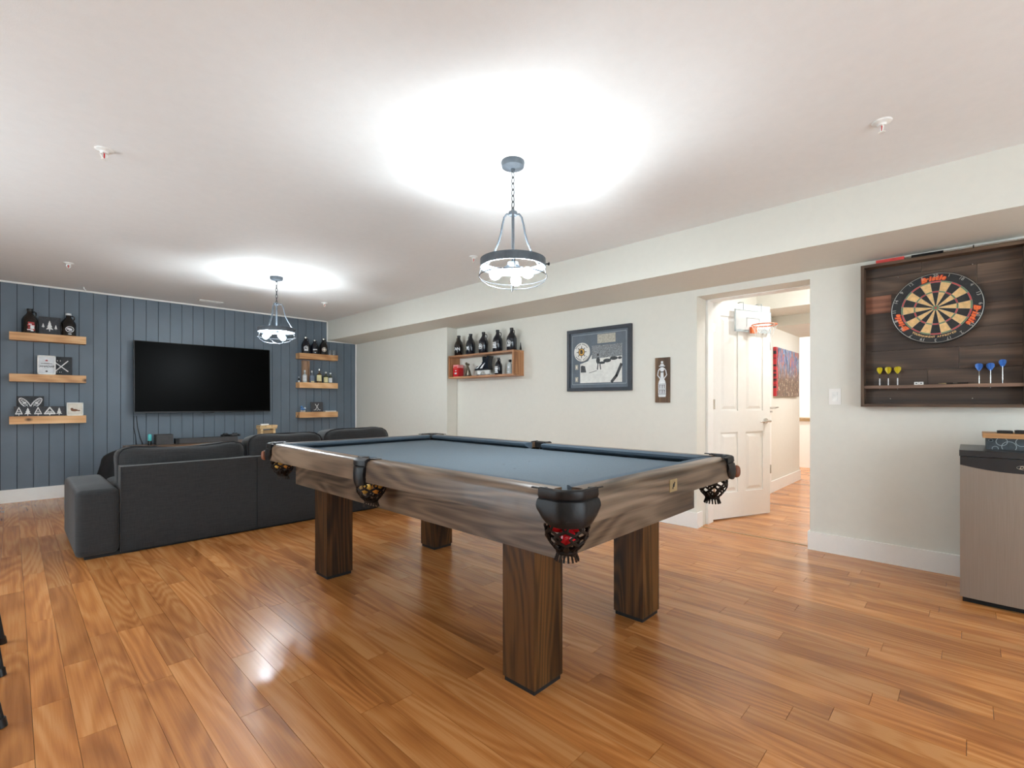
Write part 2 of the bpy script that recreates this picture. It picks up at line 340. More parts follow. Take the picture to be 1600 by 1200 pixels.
def build_room():
    fl = struct(B().box(XL-.1, 10.2, YF-.1, YB+.1, -.14, -.0085).obj('floor', 'groove_dark', smooth=False))
    # floor strips
    planks = []
    def strips(x0, x1, y0, y1):
        k = math.floor((x0-.05)/.1)
        while .05+k*.1 < x1:
            a = max(x0, .05+k*.1); c = min(x1, .05+(k+1)*.1); rr = random.Random(k*31+int(y0*10)); y = y0-rr.random()*1.1
            while y < y1:
                ln = rr.choice((.62, .8, .95, 1.2)); p, q = max(y, y0), min(y+ln, y1)
                if q-p > .02 and c-a > .004: planks.append((a+.0006, c-.0006, p+.0007, q-.0007))
                y += ln
            k += 1
    strips(XL, 4.21, YF, YB+.01); strips(4.216, 10.1, .1, 4.2)
    def size(p):
        x, y = (p[0]+p[1])/2, (p[2]+p[3])/2; d = x*math.sin(YAW)+y*math.cos(YAW); s = x*math.cos(YAW)-y*math.sin(YAW)
        if d < .3 or abs(s/d) > 1.16 or CAMZ/d*FPX+HZ > 1330: return 0
        if x > 4.2 and not (DY0*x/XR-.1 < y < 1.75): return 0
        if 1.3 < x < 2.4 and 4.7 < y < 7: return .0001
        return (p[1]-p[0])*(p[3]-p[2])/d**3
    planks.sort(key=size, reverse=True)
    for p in planks[:300]:
        B().box(p[0], p[1], p[2], p[3], -.0085, 0).obj('plank', 'floor_wood', fl, smooth=False)
    b = B()
    for p in planks[300:]: b.box(p[0], p[1], p[2], p[3], -.0085, 0)
    b.obj('far_planks', 'floor_wood', fl, smooth=False)['kind'] = 'stuff'
    struct(B().box(4.2, 4.217, DY0, DY1, -.002, .003).obj('trim_threshold', 'counter_brown', smooth=False))
    # ceiling and dropped soffit
    ce = struct(B().box(XL-.1, 4.6, YF-.1, YB+.1, ZC, ZC+.12).obj('ceiling', 'ceiling_paint', smooth=False))
    b = B(); pr = [(3.567, 2.104), (4.62, 2.06), (4.62, ZC), (3.567, ZC)]
    v = [(x, YF, z) for x, z in pr]+[(x, YB+.02, z) for x, z in pr]
    b._new(v, [(0, 1, 2, 3), (7, 6, 5, 4)]+[(i, 4+i, 4+(i+1) % 4, (i+1) % 4) for i in range(4)]); b.obj('soffit', 'wall_paint', ce, smooth=False)
    # right wall with doorway and projection
    b = B(); b.box(XR, XR+WT, YF, DY0, -.008, 2.09).box(XR, XR+WT, DY0, DY1, DZ, 2.09).box(XR, XR+WT, DY1, NY, -.008, 2.09)
    struct(b.obj('wall_right', 'wall_paint', smooth=False))
    struct(B().prism([(XB0, NY), (XR+WT, NY), (XR+WT, YB+.02), (XB1, YB+.02)], -.008, 2.09).obj('wall_right_projection', 'wall_paint', smooth=False))
    wb = struct(B().box(XL, 4.5, YB+.014, YB+.14, -.008, ZC).obj('wall_back', 'groove_dark', smooth=False))
    x = -.0836-.127*13
    while x < XB1:
        a, c = max(x, XL)+.0024, min(x+.127, XB1)-.0024
        if a < 3.565 < c:
            B().box(a, 3.565, YB, YB+.014, .13, ZC-.012).box(3.565, c, YB, YB+.014, .13, 2.09).obj('panel_board', 'blue_paint', wb, smooth=False)
        elif c > a: B().box(a, c, YB, YB+.014, .13, 2.082 if a > 3.5 else ZC-.012).bevel(.0012, 1).obj('panel_board', 'blue_paint', wb, smooth=False)
        x += .127
    # left wall (out of view), front wall behind the camera; both windows added for fill daylight
    W0, W1 = 2.6, 4.7
    b = B(); b.box(XL-.12, XL, YF, W0, -.008, ZC).box(XL-.12, XL, W1, YB+.1, -.008, ZC).box(XL-.12, XL, W0, W1, 2.1, ZC)
    struct(b.obj('wall_left', 'wall_paint', smooth=False))
    b = B(); b.box(XL, -.6, YF-.12, YF, -.008, ZC).box(2.9, 4.5, YF-.12, YF, -.008, ZC).box(-.6, 2.9, YF-.12, YF, 2.1, ZC)
    struct(b.obj('wall_front', 'wall_paint', smooth=False))
    y0, y1 = YF-.09, YF-.03
    w = struct(B().box(-.6, -.54, y0, y1, 0, 2.1).box(2.84, 2.9, y0, y1, 0, 2.1).box(1.12, 1.18, y0, y1, .06, 2.04).box(-.54, 2.84, y0, y1, 2.04, 2.1).box(-.54, 2.84, y0, y1, 0, .06).obj('fill_window_2', 'white_trim', smooth=False))  # unseen window added behind the camera to let in fill light
    for a, c in ((-.54, 1.12), (1.18, 2.84)): B().box(a, c, YF-.062, YF-.058, .06, 2.04).obj('pane', 'fill_window_glass', w, smooth=False)
    x0, x1 = XL-.09, XL-.03; mid = (W0+W1)/2
    w = struct(B().box(x0, x1, W0, W0+.06, 0, 2.1).box(x0, x1, W1-.06, W1, 0, 2.1).box(x0, x1, mid-.03, mid+.03, .06, 2.04).box(x0, x1, W0+.06, W1-.06, 2.04, 2.1).box(x0, x1, W0+.06, W1-.06, 0, .06).obj('fill_window_1', 'white_trim', smooth=False))  # unseen window, added so daylight reaches the left side of the room
    for a, c in ((W0+.06, mid-.03), (mid+.03, W1-.06)): B().box(XL-.062, XL-.058, a, c, .06, 2.04).obj('pane', 'fill_window_glass', w, smooth=False)
    # white trims of the far wall
    b = B(); b.box(XL, 3.567, YB-.012, YB, ZC-.018, ZC).box(3.55, 3.567, YB-.012, YB, 2.1, ZC).box(3.55, XB1, YB-.012, YB, 2.084, 2.102).box(XB1-.014, XB1, YB-.012, YB, 0, 2.09)
    struct(b.obj('trim_1', 'white_trim', smooth=False))
    def base(name, pts, h=.134):
        b = B()
        for x0, x1, y0, y1 in pts: b.box(x0, x1, y0, y1, 0, h)
        struct(b.bevel(.003, 1).obj(name, 'white_trim', smooth=False))
    base('baseboard_right', [(XR-.014, XR, YF, DY0), (XR-.014, XR+.1, DY0, DY0+.012)])
    base('baseboard_middle', [(XR-.014, XR, DY1, NY), (XR-.014, XR+.1, DY1-.012, DY1)])
    base('baseboard_back', [(XL, XB1, YB-.014, YB)], .142)
    # door frame (hall side of the thick wall)
    b = B(); x0 = XR+.2
    b.box(x0, XR+WT, DY1-.02, DY1, 0, DZ).box(x0, XR+WT, DY0, DY0+.012, 0, DZ).box(x0, XR+WT, DY0, DY1, DZ-.006, DZ)
    struct(b.obj('trim_2', 'white_trim', smooth=False))
build_room()

def build_hall():
    X0 = XR+WT
    b = B(); b.box(X0, 7.75, 1.74, 1.86, -.008, ZC).box(7.63, 7.75, 1.86, 4.2, -.008, ZC)
    struct(b.obj('wall_hall_left', 'wall_paint', smooth=False))
    struct(B().box(X0, 10.1, .0, .1, -.008, ZC).obj('wall_hall_right', 'wall_paint', smooth=False))
    fw = struct(B().box(9.7, 9.8, .1, 4.2, -.008, ZC).obj('wall_hall_end', 'hall_far', smooth=False))
    struct(B().box(7.75, 9.8, 4.2, 4.3, -.008, ZC).obj('wall_hall_side', 'hall_far', smooth=False))
    hc = struct(B().box(X0-.02, 9.8, .0, 4.3, ZC+.001, ZC+.1).obj('ceiling_hall', 'ceiling_paint', smooth=False))
    B().box(5.86, 6.43, .1, 1.74, 2.14, ZC).obj('bulkhead', 'wall_paint', hc, smooth=False)
    B().box(6.43, 7.75, .1, 1.74, 2.02, ZC).obj('bulkhead', 'wall_paint', hc, smooth=False)
    struct(B().box(6.34, 7.75, 1.726, 1.74, 0, .134).bevel(.003, 1).obj('baseboard_hall', 'white_trim', smooth=False))
    struct(B().box(9.686, 9.7, .1, 4.2, 0, .134).obj('baseboard_hall_end', 'white_trim', smooth=False))
    # second door in the hall wall: flush slab, casing, hinges, lever
    d = struct(B().box(5.46, 6.24, 1.722, 1.745, .01, 2.03).obj('door_2', 'door_white', smooth=False))
    B().box(6.24, 6.34, 1.722, 1.74, 0, 2.1).box(5.36, 5.46, 1.722, 1.74, 0, 2.1).obj('casing', 'white_trim', d, smooth=False)
    for z in (.3, 1.77): B().cyl((6.262, 1.712, z-.05), (6.262, 1.712, z+.05), .009).box(6.25, 6.285, 1.718, 1.724, z-.05, z+.05).obj('hinge', 'chrome', d)
    B().cyl((6.29, 1.725, 1.03), (6.29, 1.66, 1.03), .012).tube([(6.26, 1.66, 1.03), (6.36, 1.655, 1.035)], .008).cyl((6.29, 1.724, .985), (6.29, 1.70, .985), .01).obj('handle', 'chrome', d)
    # canvas
    o = B().box(-.545, .545, -.016, .016, -.302, .302).obj('canvas_painting', 'painting', loc=(7.02, 1.722, 1.475), smooth=False)
    tag(o, 'bright abstract canvas painting hanging on the hallway wall past the doorway', 'painting')
    # far room: low cabinet with brown top
    t = thing('low_cabinet', 'white low cabinet with a brown top in the far bright room', 'cabinet', (9.4, 2.1, 0))
    B().box(-.2, .2, -.6, .6, 0, .78).obj('body', 'hall_far', t, smooth=False)
    B().box(-.22, .2, -.62, .62, .78, .83).obj('top', 'counter_brown', t, smooth=False)
    for x, y, z, k, lb in ((5.1, .7, ZC, .72, 'nearest the doorway'), (6.95, .75, 2.02, .72, 'added unseen under the hallway bulkhead'), (8.7, 2.6, ZC, 1.1, 'in the far room')):  # bulkhead dome is an unseen extra, added to brighten the hall wall
        t = thing('dome_light', 'round glowing dome ceiling light '+lb, 'lamp', (x, y, z))
        B().lathe([(0, 0), (.17*k, 0), (.17*k, -.02), (0, -.02)], 28).obj('base', 'white_paint', t)
        B().lathe([(.155*k, -.021), (.15*k, -.045), (.11*k, -.07), (.05*k, -.085), (.0, -.088)], 28).obj('shade', 'hall_lamp', t)
build_hall()

def build_door():
    H = Vector((XR+WT+.02, DY1-.006, 0)); ang = math.atan2(1.448-1.738, 5.155-4.472); w = .752
    d = B()
    d.box(0, w, .008, .030, .012, 2.035)
    xs = [(0, .099), (.319, .42), (.653, w)]; zs = [(.012, .25), (.815, 1.017), (1.905, 2.035)]
    for a, c in xs: d.box(a, c, 0, .038, .012, 2.035)
    for a, c in zs:
        d.box(.099, .319, 0, .038, a, c).box(.42, .653, 0, .038, a, c)
    o = struct(d.obj('door_1', 'door_white', loc=H, rot=(0, 0, ang), smooth=False))
    for a, c in ((.099, .319), (.42, .653)):
        for z0, z1 in ((.25, .815), (1.017, 1.905)):
            p = B()
            for y0, s in ((.008, -1), (.030, 1)):
                i0, i1 = .018, .045
                v = [(a+i0, y0, z0+i0), (c-i0, y0, z0+i0), (c-i0, y0, z1-i0), (a+i0, y0, z1-i0), (a+i1, y0+s*.006, z0+i1), (c-i1, y0+s*.006, z0+i1), (c-i1, y0+s*.006, z1-i1), (a+i1, y0+s*.006, z1-i1)]
                p._new(v, [(4, 5, 6, 7), (0, 1, 5, 4), (1, 2, 6, 5), (2, 3, 7, 6), (3, 0, 4, 7)])
            p.obj('panel', 'door_white', o, smooth=False)
    for z in (.28, 1.08, 1.79): B().cyl((-.006, -.004, z-.045), (-.006, -.004, z+.045), .007, 10).box(0, .03, -.0015, .001, z-.045, z+.045).obj('hinge', 'chrome', o)
    h = B()
    h.cyl((.685, 0, .915), (.685, -.012, .915), .027, 20).cyl((.685, -.01, .915), (.685, -.05, .915), .010, 12)
    h.tube([(.70, -.05, .915), (.66, -.052, .916), (.60, -.047, .911), (.572, -.04, .908)], [.010, .010, .008, .006], 10)
    h.obj('handle', 'chrome', o)
    # toy hoop hooked over the door top
    t = thing('basketball_hoop', 'small clear toy backboard with orange rim hung over the white door', 'hoop', H, ang)
    x0, x1, z0, z1 = .245, .724, 1.765, 1.975
    bd = B().box(x0, x1, -.03, -.024, z0, z1).bevel(.002, 1).obj('backboard', 'clear_plastic', t, smooth=False)
    g = B()
    for q in ((x0, x1, z0, z0+.02), (x0, x1, z1-.008, z1), (x0, x0+.014, z0, z1), (x1-.014, x1, z0, z1)): g.box(q[0], q[1], -.033, -.0301, q[2], q[3])
    g.obj('border', 'grey_line', bd, smooth=False)
    k = B()
    for q in ((.40, .57, 1.90, 1.904), (.40, .404, 1.82, 1.904), (.566, .57, 1.82, 1.904)): k.box(q[0], q[1], -.033, -.0301, q[2], q[3])
    for i in range(6): k.box(.56+i*.022, .573+i*.022, -.033, -.0301, 1.79, 1.805)
    k.obj('markings', 'grey_line', bd, smooth=False)
    cx = .47
    B().box(cx-.032, cx+.032, -.06, -.031, 1.755, 1.815).bevel(.008, 2).obj('rim_bracket', 'orange', t)
    R = .105; rc = Vector((cx, -.06-R, 1.818))
    rim = B().tube([rc+Vector((R*math.cos(a), R*math.sin(a), 0)) for a in [2*PI*i/28 for i in range(28)]], .005, 8, True).obj('rim', 'orange', t)
    n = B()
    for s in (1, -1):
        for i in range(8):
            n.tube([rc+Vector(((R-.001-.04*q)*math.cos(2*PI*i/8+s*q*.78), (R-.001-.04*q)*math.sin(2*PI*i/8+s*q*.78), -.004-q*.11)) for q in (0, .33, .66, 1)], .0016, 5)
    n.obj('net', 'white_paint', rim)
    for x in (.36, .6):
        B().tube([(x, -.027, 1.97), (x, -.027, 2.045), (x, .019, 2.052), (x, .045, 2.045), (x, .045, 2.0)], .004, 8).obj('hook', 'grey_line', t)
build_door()

# ------------------------------------------------------------------ pendant lamps
def build_pendant(x, y, label):
    t = thing('pendant_lamp', label, 'lamp', (x, y, ZC), 0, 'caged pendant lamps')
    B().lathe([(0, 0), (.063, 0), (.065, -.008), (.06, -.03), (.045, -.036), (.012, -.04), (.010, -.055), (0, -.055)], 28).obj('canopy', 'grey_metal', t)
    ch = B(); z = -.05
    for i in range(7):
        p = [(.0085*math.cos(a), 0, z-.019+.021*math.sin(a)) for a in [2*PI*k/12 for k in range(12)]]
        if i % 2: p = [(0, q[0], q[2]) for q in p]
        ch.tube(p, .0026, 6, True); z -= .0335
    ch.obj('chain', 'dark_wire', t)
    B().lathe([(0, -.275), (.022, -.275), (.025, -.283), (.022, -.295), (0, -.295)], 20).obj('hub', 'grey_metal', t)
    B().cyl((0, 0, -.27), (0, 0, -.56), .008, 12).obj('stem', 'grey_metal', t)
    for k in range(3):
        a = PI/6+k*2*PI/3-YAW; c, s = math.cos(a), math.sin(a)
        pr = [(.02, -.285), (.04, -.28), (.056, -.295), (.068, -.335), (.076, -.375), (.092, -.425), (.115, -.468), (.145, -.515), (.168, -.541), (.174, -.545)]
        B().tube([(r*c, r*s, q) for r, q in pr], .0055, 8).obj('arm', 'grey_metal', t)
    rb = B().lathe([(.172, -.539), (.180, -.539), (.180, -.583), (.172, -.583), (.172, -.539)], 48).obj('ring_band', 'grey_metal', t)
    sx = Vector((math.cos(YAW), -math.sin(YAW), 0)); p = sx*.179+Vector((0, 0, -.561))
    B().cyl(p, p+sx*.014, .004, 8).sphere(p+sx*.018, .007, 8, 6, (.5, 1, 1.4)).obj('thumb_screw', 'black_plastic', rb)
    cg = B()
    for r, z in ((.186, -.632),): cg.tube([(r*math.cos(a), r*math.sin(a), z) for a in [2*PI*i/40 for i in range(40)]], .0024, 6, True)
    for k in range(4):
        a = k*PI/2-YAW-PI/2+.05; c, s = math.cos(a), math.sin(a)
        cg.tube([(r*c, r*s, z) for r, z in ((.176, -.58), (.179, -.60), (.187, -.632), (.17, -.658), (.13, -.682), (.075, -.696), (.0, -.702))], .0022, 6)
    cg.obj('cage', 'dark_wire', t)
    cl = B().lathe([(0, -.553), (.03, -.553), (.032, -.573), (.018, -.598), (0, -.60)], 18).obj('socket_cluster', 'grey_metal', t)
    for k in range(3):
        a = k*2*PI/3-YAW+PI+.35; tilt = math.radians(62)
        d = Vector((math.cos(a)*math.sin(tilt), math.sin(a)*math.sin(tilt), -math.cos(tilt))); o = Vector((0, 0, -.573))+d*.015
        B().cyl(o, o+d*.05, .018, 14, .016).obj('socket', 'grey_metal', cl)
        mx = Matrix.Translation(o+d*.05) @ Vector((0, 0, 1)).rotation_difference(d).to_matrix().to_4x4()
        B().lathe([(.013, 0), (.015, .012), (.024, .03), (.030, .048), (.028, .064), (.018, .077), (0, .082)], 14, mx).obj('bulb', 'bulb', t)
build_pendant(1.904, 1.811, 'grey metal caged pendant lamp hanging on a chain above the pool table')
build_pendant(1.935, 5.288, 'grey metal caged pendant lamp hanging on a chain beyond the sofa near the television')

# ------------------------------------------------------------------ pool table
def build_table():
    t = thing('pool_table', 'walnut pool table with blue grey felt and leather pockets in mid-room', 'pool table', (1.84, 2.10, 0))
    HX, HY, ZT, ZB = .69, 1.25, .826, .786
    for sx in (-1, 1):
        for sy in (-1, 1):
            x, y = .41*sx, .848*sy
            lg = B().box(x-.085, x+.085, y-.083, y+.083, .02, .575).bevel(.012, 2).obj('leg', 'leg_wood_Z', t)
            B().box(x-.079, x+.079, y-.077, y+.077, 0, .024).obj('foot_plinth', 'black_matte', lg)
    for sx in (-1, 1): B().box(min(.551*sx, .523*sx), max(.551*sx, .523*sx), -1.093, 1.093, .563, .722).bevel(.004, 1).obj('apron_board', 'walnut_Y', t)
    for sy in (-1, 1): B().box(-.523, .523, min(1.095*sy, 1.067*sy), max(1.095*sy, 1.067*sy), .563, .722).bevel(.004, 1).obj('apron_board', 'walnut_X', t)
    # slate with pocket cut-outs
    def bedpoly(ex, ey, rc, rs):
        P = []
        for sx, sy in ((1, -1), (1, 1), (-1, 1), (-1, -1)):
            c = (sx*(ex+.012), sy*(ey+.012)); a_mid = math.atan2(-sy, -sx)
            arc = [(c[0]+rc*math.cos(a), c[1]+rc*math.sin(a)) for a in [a_mid+(-.68+1.36*i/8) for i in range(9)]]
            arc = [p for p in arc if abs(p[0]) <= ex+1e-6 and abs(p[1]) <= ey+1e-6]
            st = (sx*ex, sy*(ey-.075)) if (sx*sy < 0) else (sx*(ex-.075), sy*ey)
            en = (sx*(ex-.075), sy*ey) if (sx*sy < 0) else (sx*ex, sy*(ey-.075))
            # order counter-clockwise
            if math.hypot(arc[0][0]-st[0], arc[0][1]-st[1]) > math.hypot(arc[-1][0]-st[0], arc[-1][1]-st[1]): arc.reverse()
            seq = [st]+arc+[en]
            if sx > 0 and sy < 0: seq = [en]+arc[::-1]+[st]
            if sx < 0 and sy > 0: seq = [en]+arc[::-1]+[st]
            P += seq
            if (sx, sy) == (1, -1): P += [(ex, -.05), (ex-.018, -.035), (ex-.024, 0), (ex-.018, .035), (ex, .05)]
            if (sx, sy) == (-1, 1): P += [(-ex, .05), (-ex+.018, .035), (-ex+.024, 0), (-ex+.018, -.035), (-ex, -.05)]
        # sort by angle keeps a star-shaped outline
        P = sorted(set((round(a, 5), round(b_, 5)) for a, b_ in P), key=lambda q: math.atan2(q[1], q[0])); return P
    ex, ey = .60, 1.16
    poly = bedpoly(ex, ey, .062, .05)
    B().prism(poly, .722, .756).obj('slate_frame', 'black_matte', t, smooth=False)
    B().prism(poly, .756, ZB).obj('cloth_bed', 'felt', t, smooth=False)
    # rails: cross-section (inward distance, height)
    prof = [(0, .722), (0, .795), (.003, .808), (.010, .818), (.022, .8245), (.040, .827), (.075, .826), (.078, .79), (.03, .79), (.03, .722)]
    cush = [(.076, .8255), (.112, .824), (.134, .819), (.130, .806), (.098, .787), (.076, .787)]
    def rail(a, c, side, horiz, mat):
        for pr, nm, m, e in ((prof, 'rail', mat, 0), (cush, 'cushion', 'cushion_felt', .035)):
            b = B(); n = len(pr); v = []
            for k, end in enumerate((a, c)):
                for d, z in pr:
                    q = end + (1 if k == 0 else -1)*(0 if nm == 'rail' else (d-.076)*(.9 if abs(end) > .5 else .35))
                    if horiz: v.append((q, side*(HY-d), z))
                    else: v.append((side*(HX-d), q, z))
            b._new(v, [tuple(range(n)), tuple(range(2*n-1, n-1, -1))]+[(i, (i+1) % n, n+(i+1) % n, n+i) for i in range(n)])
            o = b.obj(nm, m, t if nm == 'rail' else rail.last)
            if nm == 'rail': rail.last = o
    for s in (-1, 1):
        rail(-HY+.098, -.052, s, False, 'walnut_Y'); rail(.052, HY-.098, s, False, 'walnut_Y')
        rail(-HX+.098, HX-.098, s, True, 'walnut_X')
    # small sights and wear spots on the cloth
    B().lathe([(0, 0), (.006, 0), (.006, .0006), (0, .0006)], 10, T(0, .56, ZB)).obj('foot_spot', 'ink', t)
    for x, y in ((.05, -.42), (-.2, -.55), (-.12, -.40)): B().lathe([(0, 0), (.007, 0), (.006, .0006), (0, .0006)], 8, T(x, y, ZB)).obj('chalk_mark', 'ink', t)
    # maker's plate
    p = aty2(1046, 760); q = aty2(1057, 760)
    pl = B().box(p-1.84, q-1.84, -HY-.003, -HY+.001, .745, .793).obj('maker_plate', 'brass', t, smooth=False)
    e = B(); mx = T((p+q)/2-1.84, -HY-.003, .769) @ FACE_Y
    stroke(e, [(-.008, -.012), (-.002, .006), (.002, -.004), (.008, .012)], .005, mx); e.obj('emblem', 'ink', pl, smooth=False)
    # pockets
    def net(b, R, H):
        pf = [(0, R*.95), (.25, R*1.06), (.5, R*1.0), (.75, R*.78), (1, R*.42)]
        def rad(q):
            for i in range(4):
                if q <= pf[i+1][0]: k = (q-pf[i][0])/.25; return pf[i][1]*(1-k)+pf[i+1][1]*k
            return pf[-1][1]
        n = 8
        for s in (1, -1):
            for i in range(n):
                pts = []
                for k in range(9):
                    q = k/8; wob = math.sin(q*PI*3)*.38*s; a = 2*PI*(i+.5*(s > 0))/n+wob; r = rad(q); pts.append((r*math.cos(a), r*math.sin(a), -H*q))
                b.tube(pts, .0058, 5, flatk=.6)
        for i in range(16):
            a = 2*PI*i/16; r = R*.42; c, sn = math.cos(a), math.sin(a)
            b.tube([(r*c, r*sn, -H), (r*1.15*c, r*1.15*sn, -H-.012), (r*1.35*c, r*1.35*sn, -H-.028)], .0042, 5, flatk=.5)
        b.tube([(R*.42*math.cos(a), R*.42*math.sin(a), -H) for a in [2*PI*i/16 for i in range(16)]], .007, 6, True)
        b.tube([(R*.95*math.cos(a), R*.95*math.sin(a), 0) for a in [2*PI*i/16 for i in range(16)]], .006, 6, True)
    for sx in (-1, 1):
        for sy in (-1, 1):
            c = Vector((sx*.592, sy*1.152, 0)); am = math.atan2(sy, sx); a0, a1 = am-PI/4-.3, am+PI/4+.3
            N = 14; b = B(); v = []; f = []
            pr = [(.088, .788), (.088, .826), (.092, .832), (.100, .833), (.106, .828), (.108, .808), (.104, .800), (.110, .796), (.114, .776), (.115, .752), (.112, .728), (.106, .716), (.100, .718), (.099, .788)]
            for i in range(N+1):
                q = i/N; a = a0+(a1-a0)*q; edge = abs(q-.5)*2
                ca, sa = math.cos(a), math.sin(a); k = 1/max(abs(ca), abs(sa)); k = min(k, 1.13)
                for r, z in pr:
                    zz = z if z > .79 else .79+(z-.79)*(1-.62*edge**5)
                    v.append((c.x+r*k*.97*ca, c.y+r*k*.97*sa, zz))
            m = len(pr)
            for i in range(N):
                for j in range(m): f.append((i*m+j, i*m+(j+1) % m, (i+1)*m+(j+1) % m, (i+1)*m+j))
            f += [tuple(range(m)), tuple(N*m+j for j in range(m-1, -1, -1))]
            b._new(v, f); pk = b.obj('corner_pocket', 'leather', t)
            # iron prongs running along the rail tops
            for a in (a0, a1):
                pg = B()
                e = c+Vector((.098*1.05*math.cos(a), .098*1.05*math.sin(a), 0)); d = Vector((0, -sy, 0)) if abs(math.cos(a)) > abs(math.sin(a)) else Vector((-sx, 0, 0))
                pg.tube([e+Vector((0, 0, .829)), e+d*.03+Vector((0, 0, .829))], .006, 6, flatk=.5)
                pi_ = c+Vector((.075*math.cos(a), .075*math.sin(a), .827)); pg.tube([e+Vector((0, 0, .829)), pi_], .007, 6, flatk=.5)
                pg.obj('pocket_iron', 'leather', pk)
            nb = B(); net(nb, .068, .108); nb.xf(T(c.x+sx*.012, c.y+sy*.012, .728)); nb.obj('net', 'net_leather', pk)
            if (sx, sy) in ((1, -1), (-1, 1)):
                k = c+Vector((sx*.098, sy*.098, .75))
                B().puff(k, (.04, .04, .062), 2.6, 4).obj('flap_sheen', 'leather_sheen', pk)  # added brown piece: light reflected off the pocket flap, put into colour
            if (sx, sy) == (-1, -1):
                s = B(); ou = Vector((sx, sy, 0)).normalized(); mx = T(*(c+ou*.123+Vector((0, 0, .752)))) @ RZ(am+PI/2) @ RX(PI/2)
                stroke(s, [(-.016, .008), (-.010, -.010), (-.004, .006), (.002, -.010), (.008, .01)], .002, mx); stroke(s, [(-.016, -.014), (.028, -.012)], .0014, mx); s.obj('stamp', 'black_matte', pk, smooth=False)
        # side pockets
        b = B(); x = sx*HX
        pr = [(-.05, .79), (-.05, .826), (-.03, .832), (-.006, .831), (.006, .822), (.008, .80), (.004, .795), (.010, .79), (.014, .76), (.012, .72), (.006, .70), (.0, .705), (-.002, .79)]
        v = []; f = []; m = len(pr); N = 8
        for i in range(N+1):
            q = -1+2*i/N
            for d, z in pr:
                bul = (.014*(1-q*q) if d > -.004 else 0); w = .054 if z > .79 else .046
                v.append((x+sx*(d+bul), q*w, z+(.012*q*q if z < .74 else 0)))
        for i in range(N):
            for j in range(m): f.append((i*m+j, i*m+(j+1) % m, (i+1)*m+(j+1) % m, (i+1)*m+j))
        f += [tuple(range(m)), tuple(N*m+j for j in range(m-1, -1, -1))]
        b._new(v, f); pk = b.obj('side_pocket', 'leather', t)
        for q in (-1, 1): B().tube([(x-sx*.078, q*.058, .829), (x-sx*.05, q*.056, .831), (x-sx*.02, q*.054, .832)], .006, 6, flatk=.6).obj('pocket_iron', 'leather', pk)
        nb = B(); net(nb, .066, .095); nb.xf(T(x-sx*.058, 0, .716)); nb.obj('net', 'net_leather', pk)
    return t
def aty2(u, v): return at_y(u, v, .85).x
build_table()
def ball(x, y, z, m, label, grp):
    o = B().sphere((0, 0, 0), .0286, 20, 12).obj('pool_ball', m, loc=(x, y, z)); tag(o, label, 'ball', grp)
cx, cy = 1.84-.604, 2.10-1.164
d = Vector((math.cos(YAW), -math.sin(YAW), 0)); bk = Vector((math.sin(YAW), math.cos(YAW), 0))
for s, z, f, lb in ((-.0292, .704, .020, 'upper left'), (.0292, .704, .020, 'upper right'), (.0, .668, -.016, 'lowest')):
    p = Vector((cx, cy, z))+d*s+bk*f
    ball(p.x, p.y, z, 'ball_red', lb+' of the red balls in the nearest corner net pocket', 'red balls in the corner net')
for (x, y, s, m, z, lb) in ((1.84-.604, 2.10+1.164, -.0292, 'ball_yellow', .69, 'left yellow ball inside the corner net beside the sofa'), (1.84-.604, 2.10+1.164, .0292, 'ball_orange', .69, 'right orange ball inside the corner net beside the sofa'),
                         (1.84-.632, 2.10, -.0292, 'ball_yellow', .682, 'left yellow ball inside the long-side middle net pocket'), (1.84-.632, 2.10, .0292, 'ball_orange', .682, 'right orange ball inside the long-side middle net pocket')):
    p = Vector((x, y, z))+d*s; ball(p.x, p.y, z, m, lb, 'balls in the far nets')

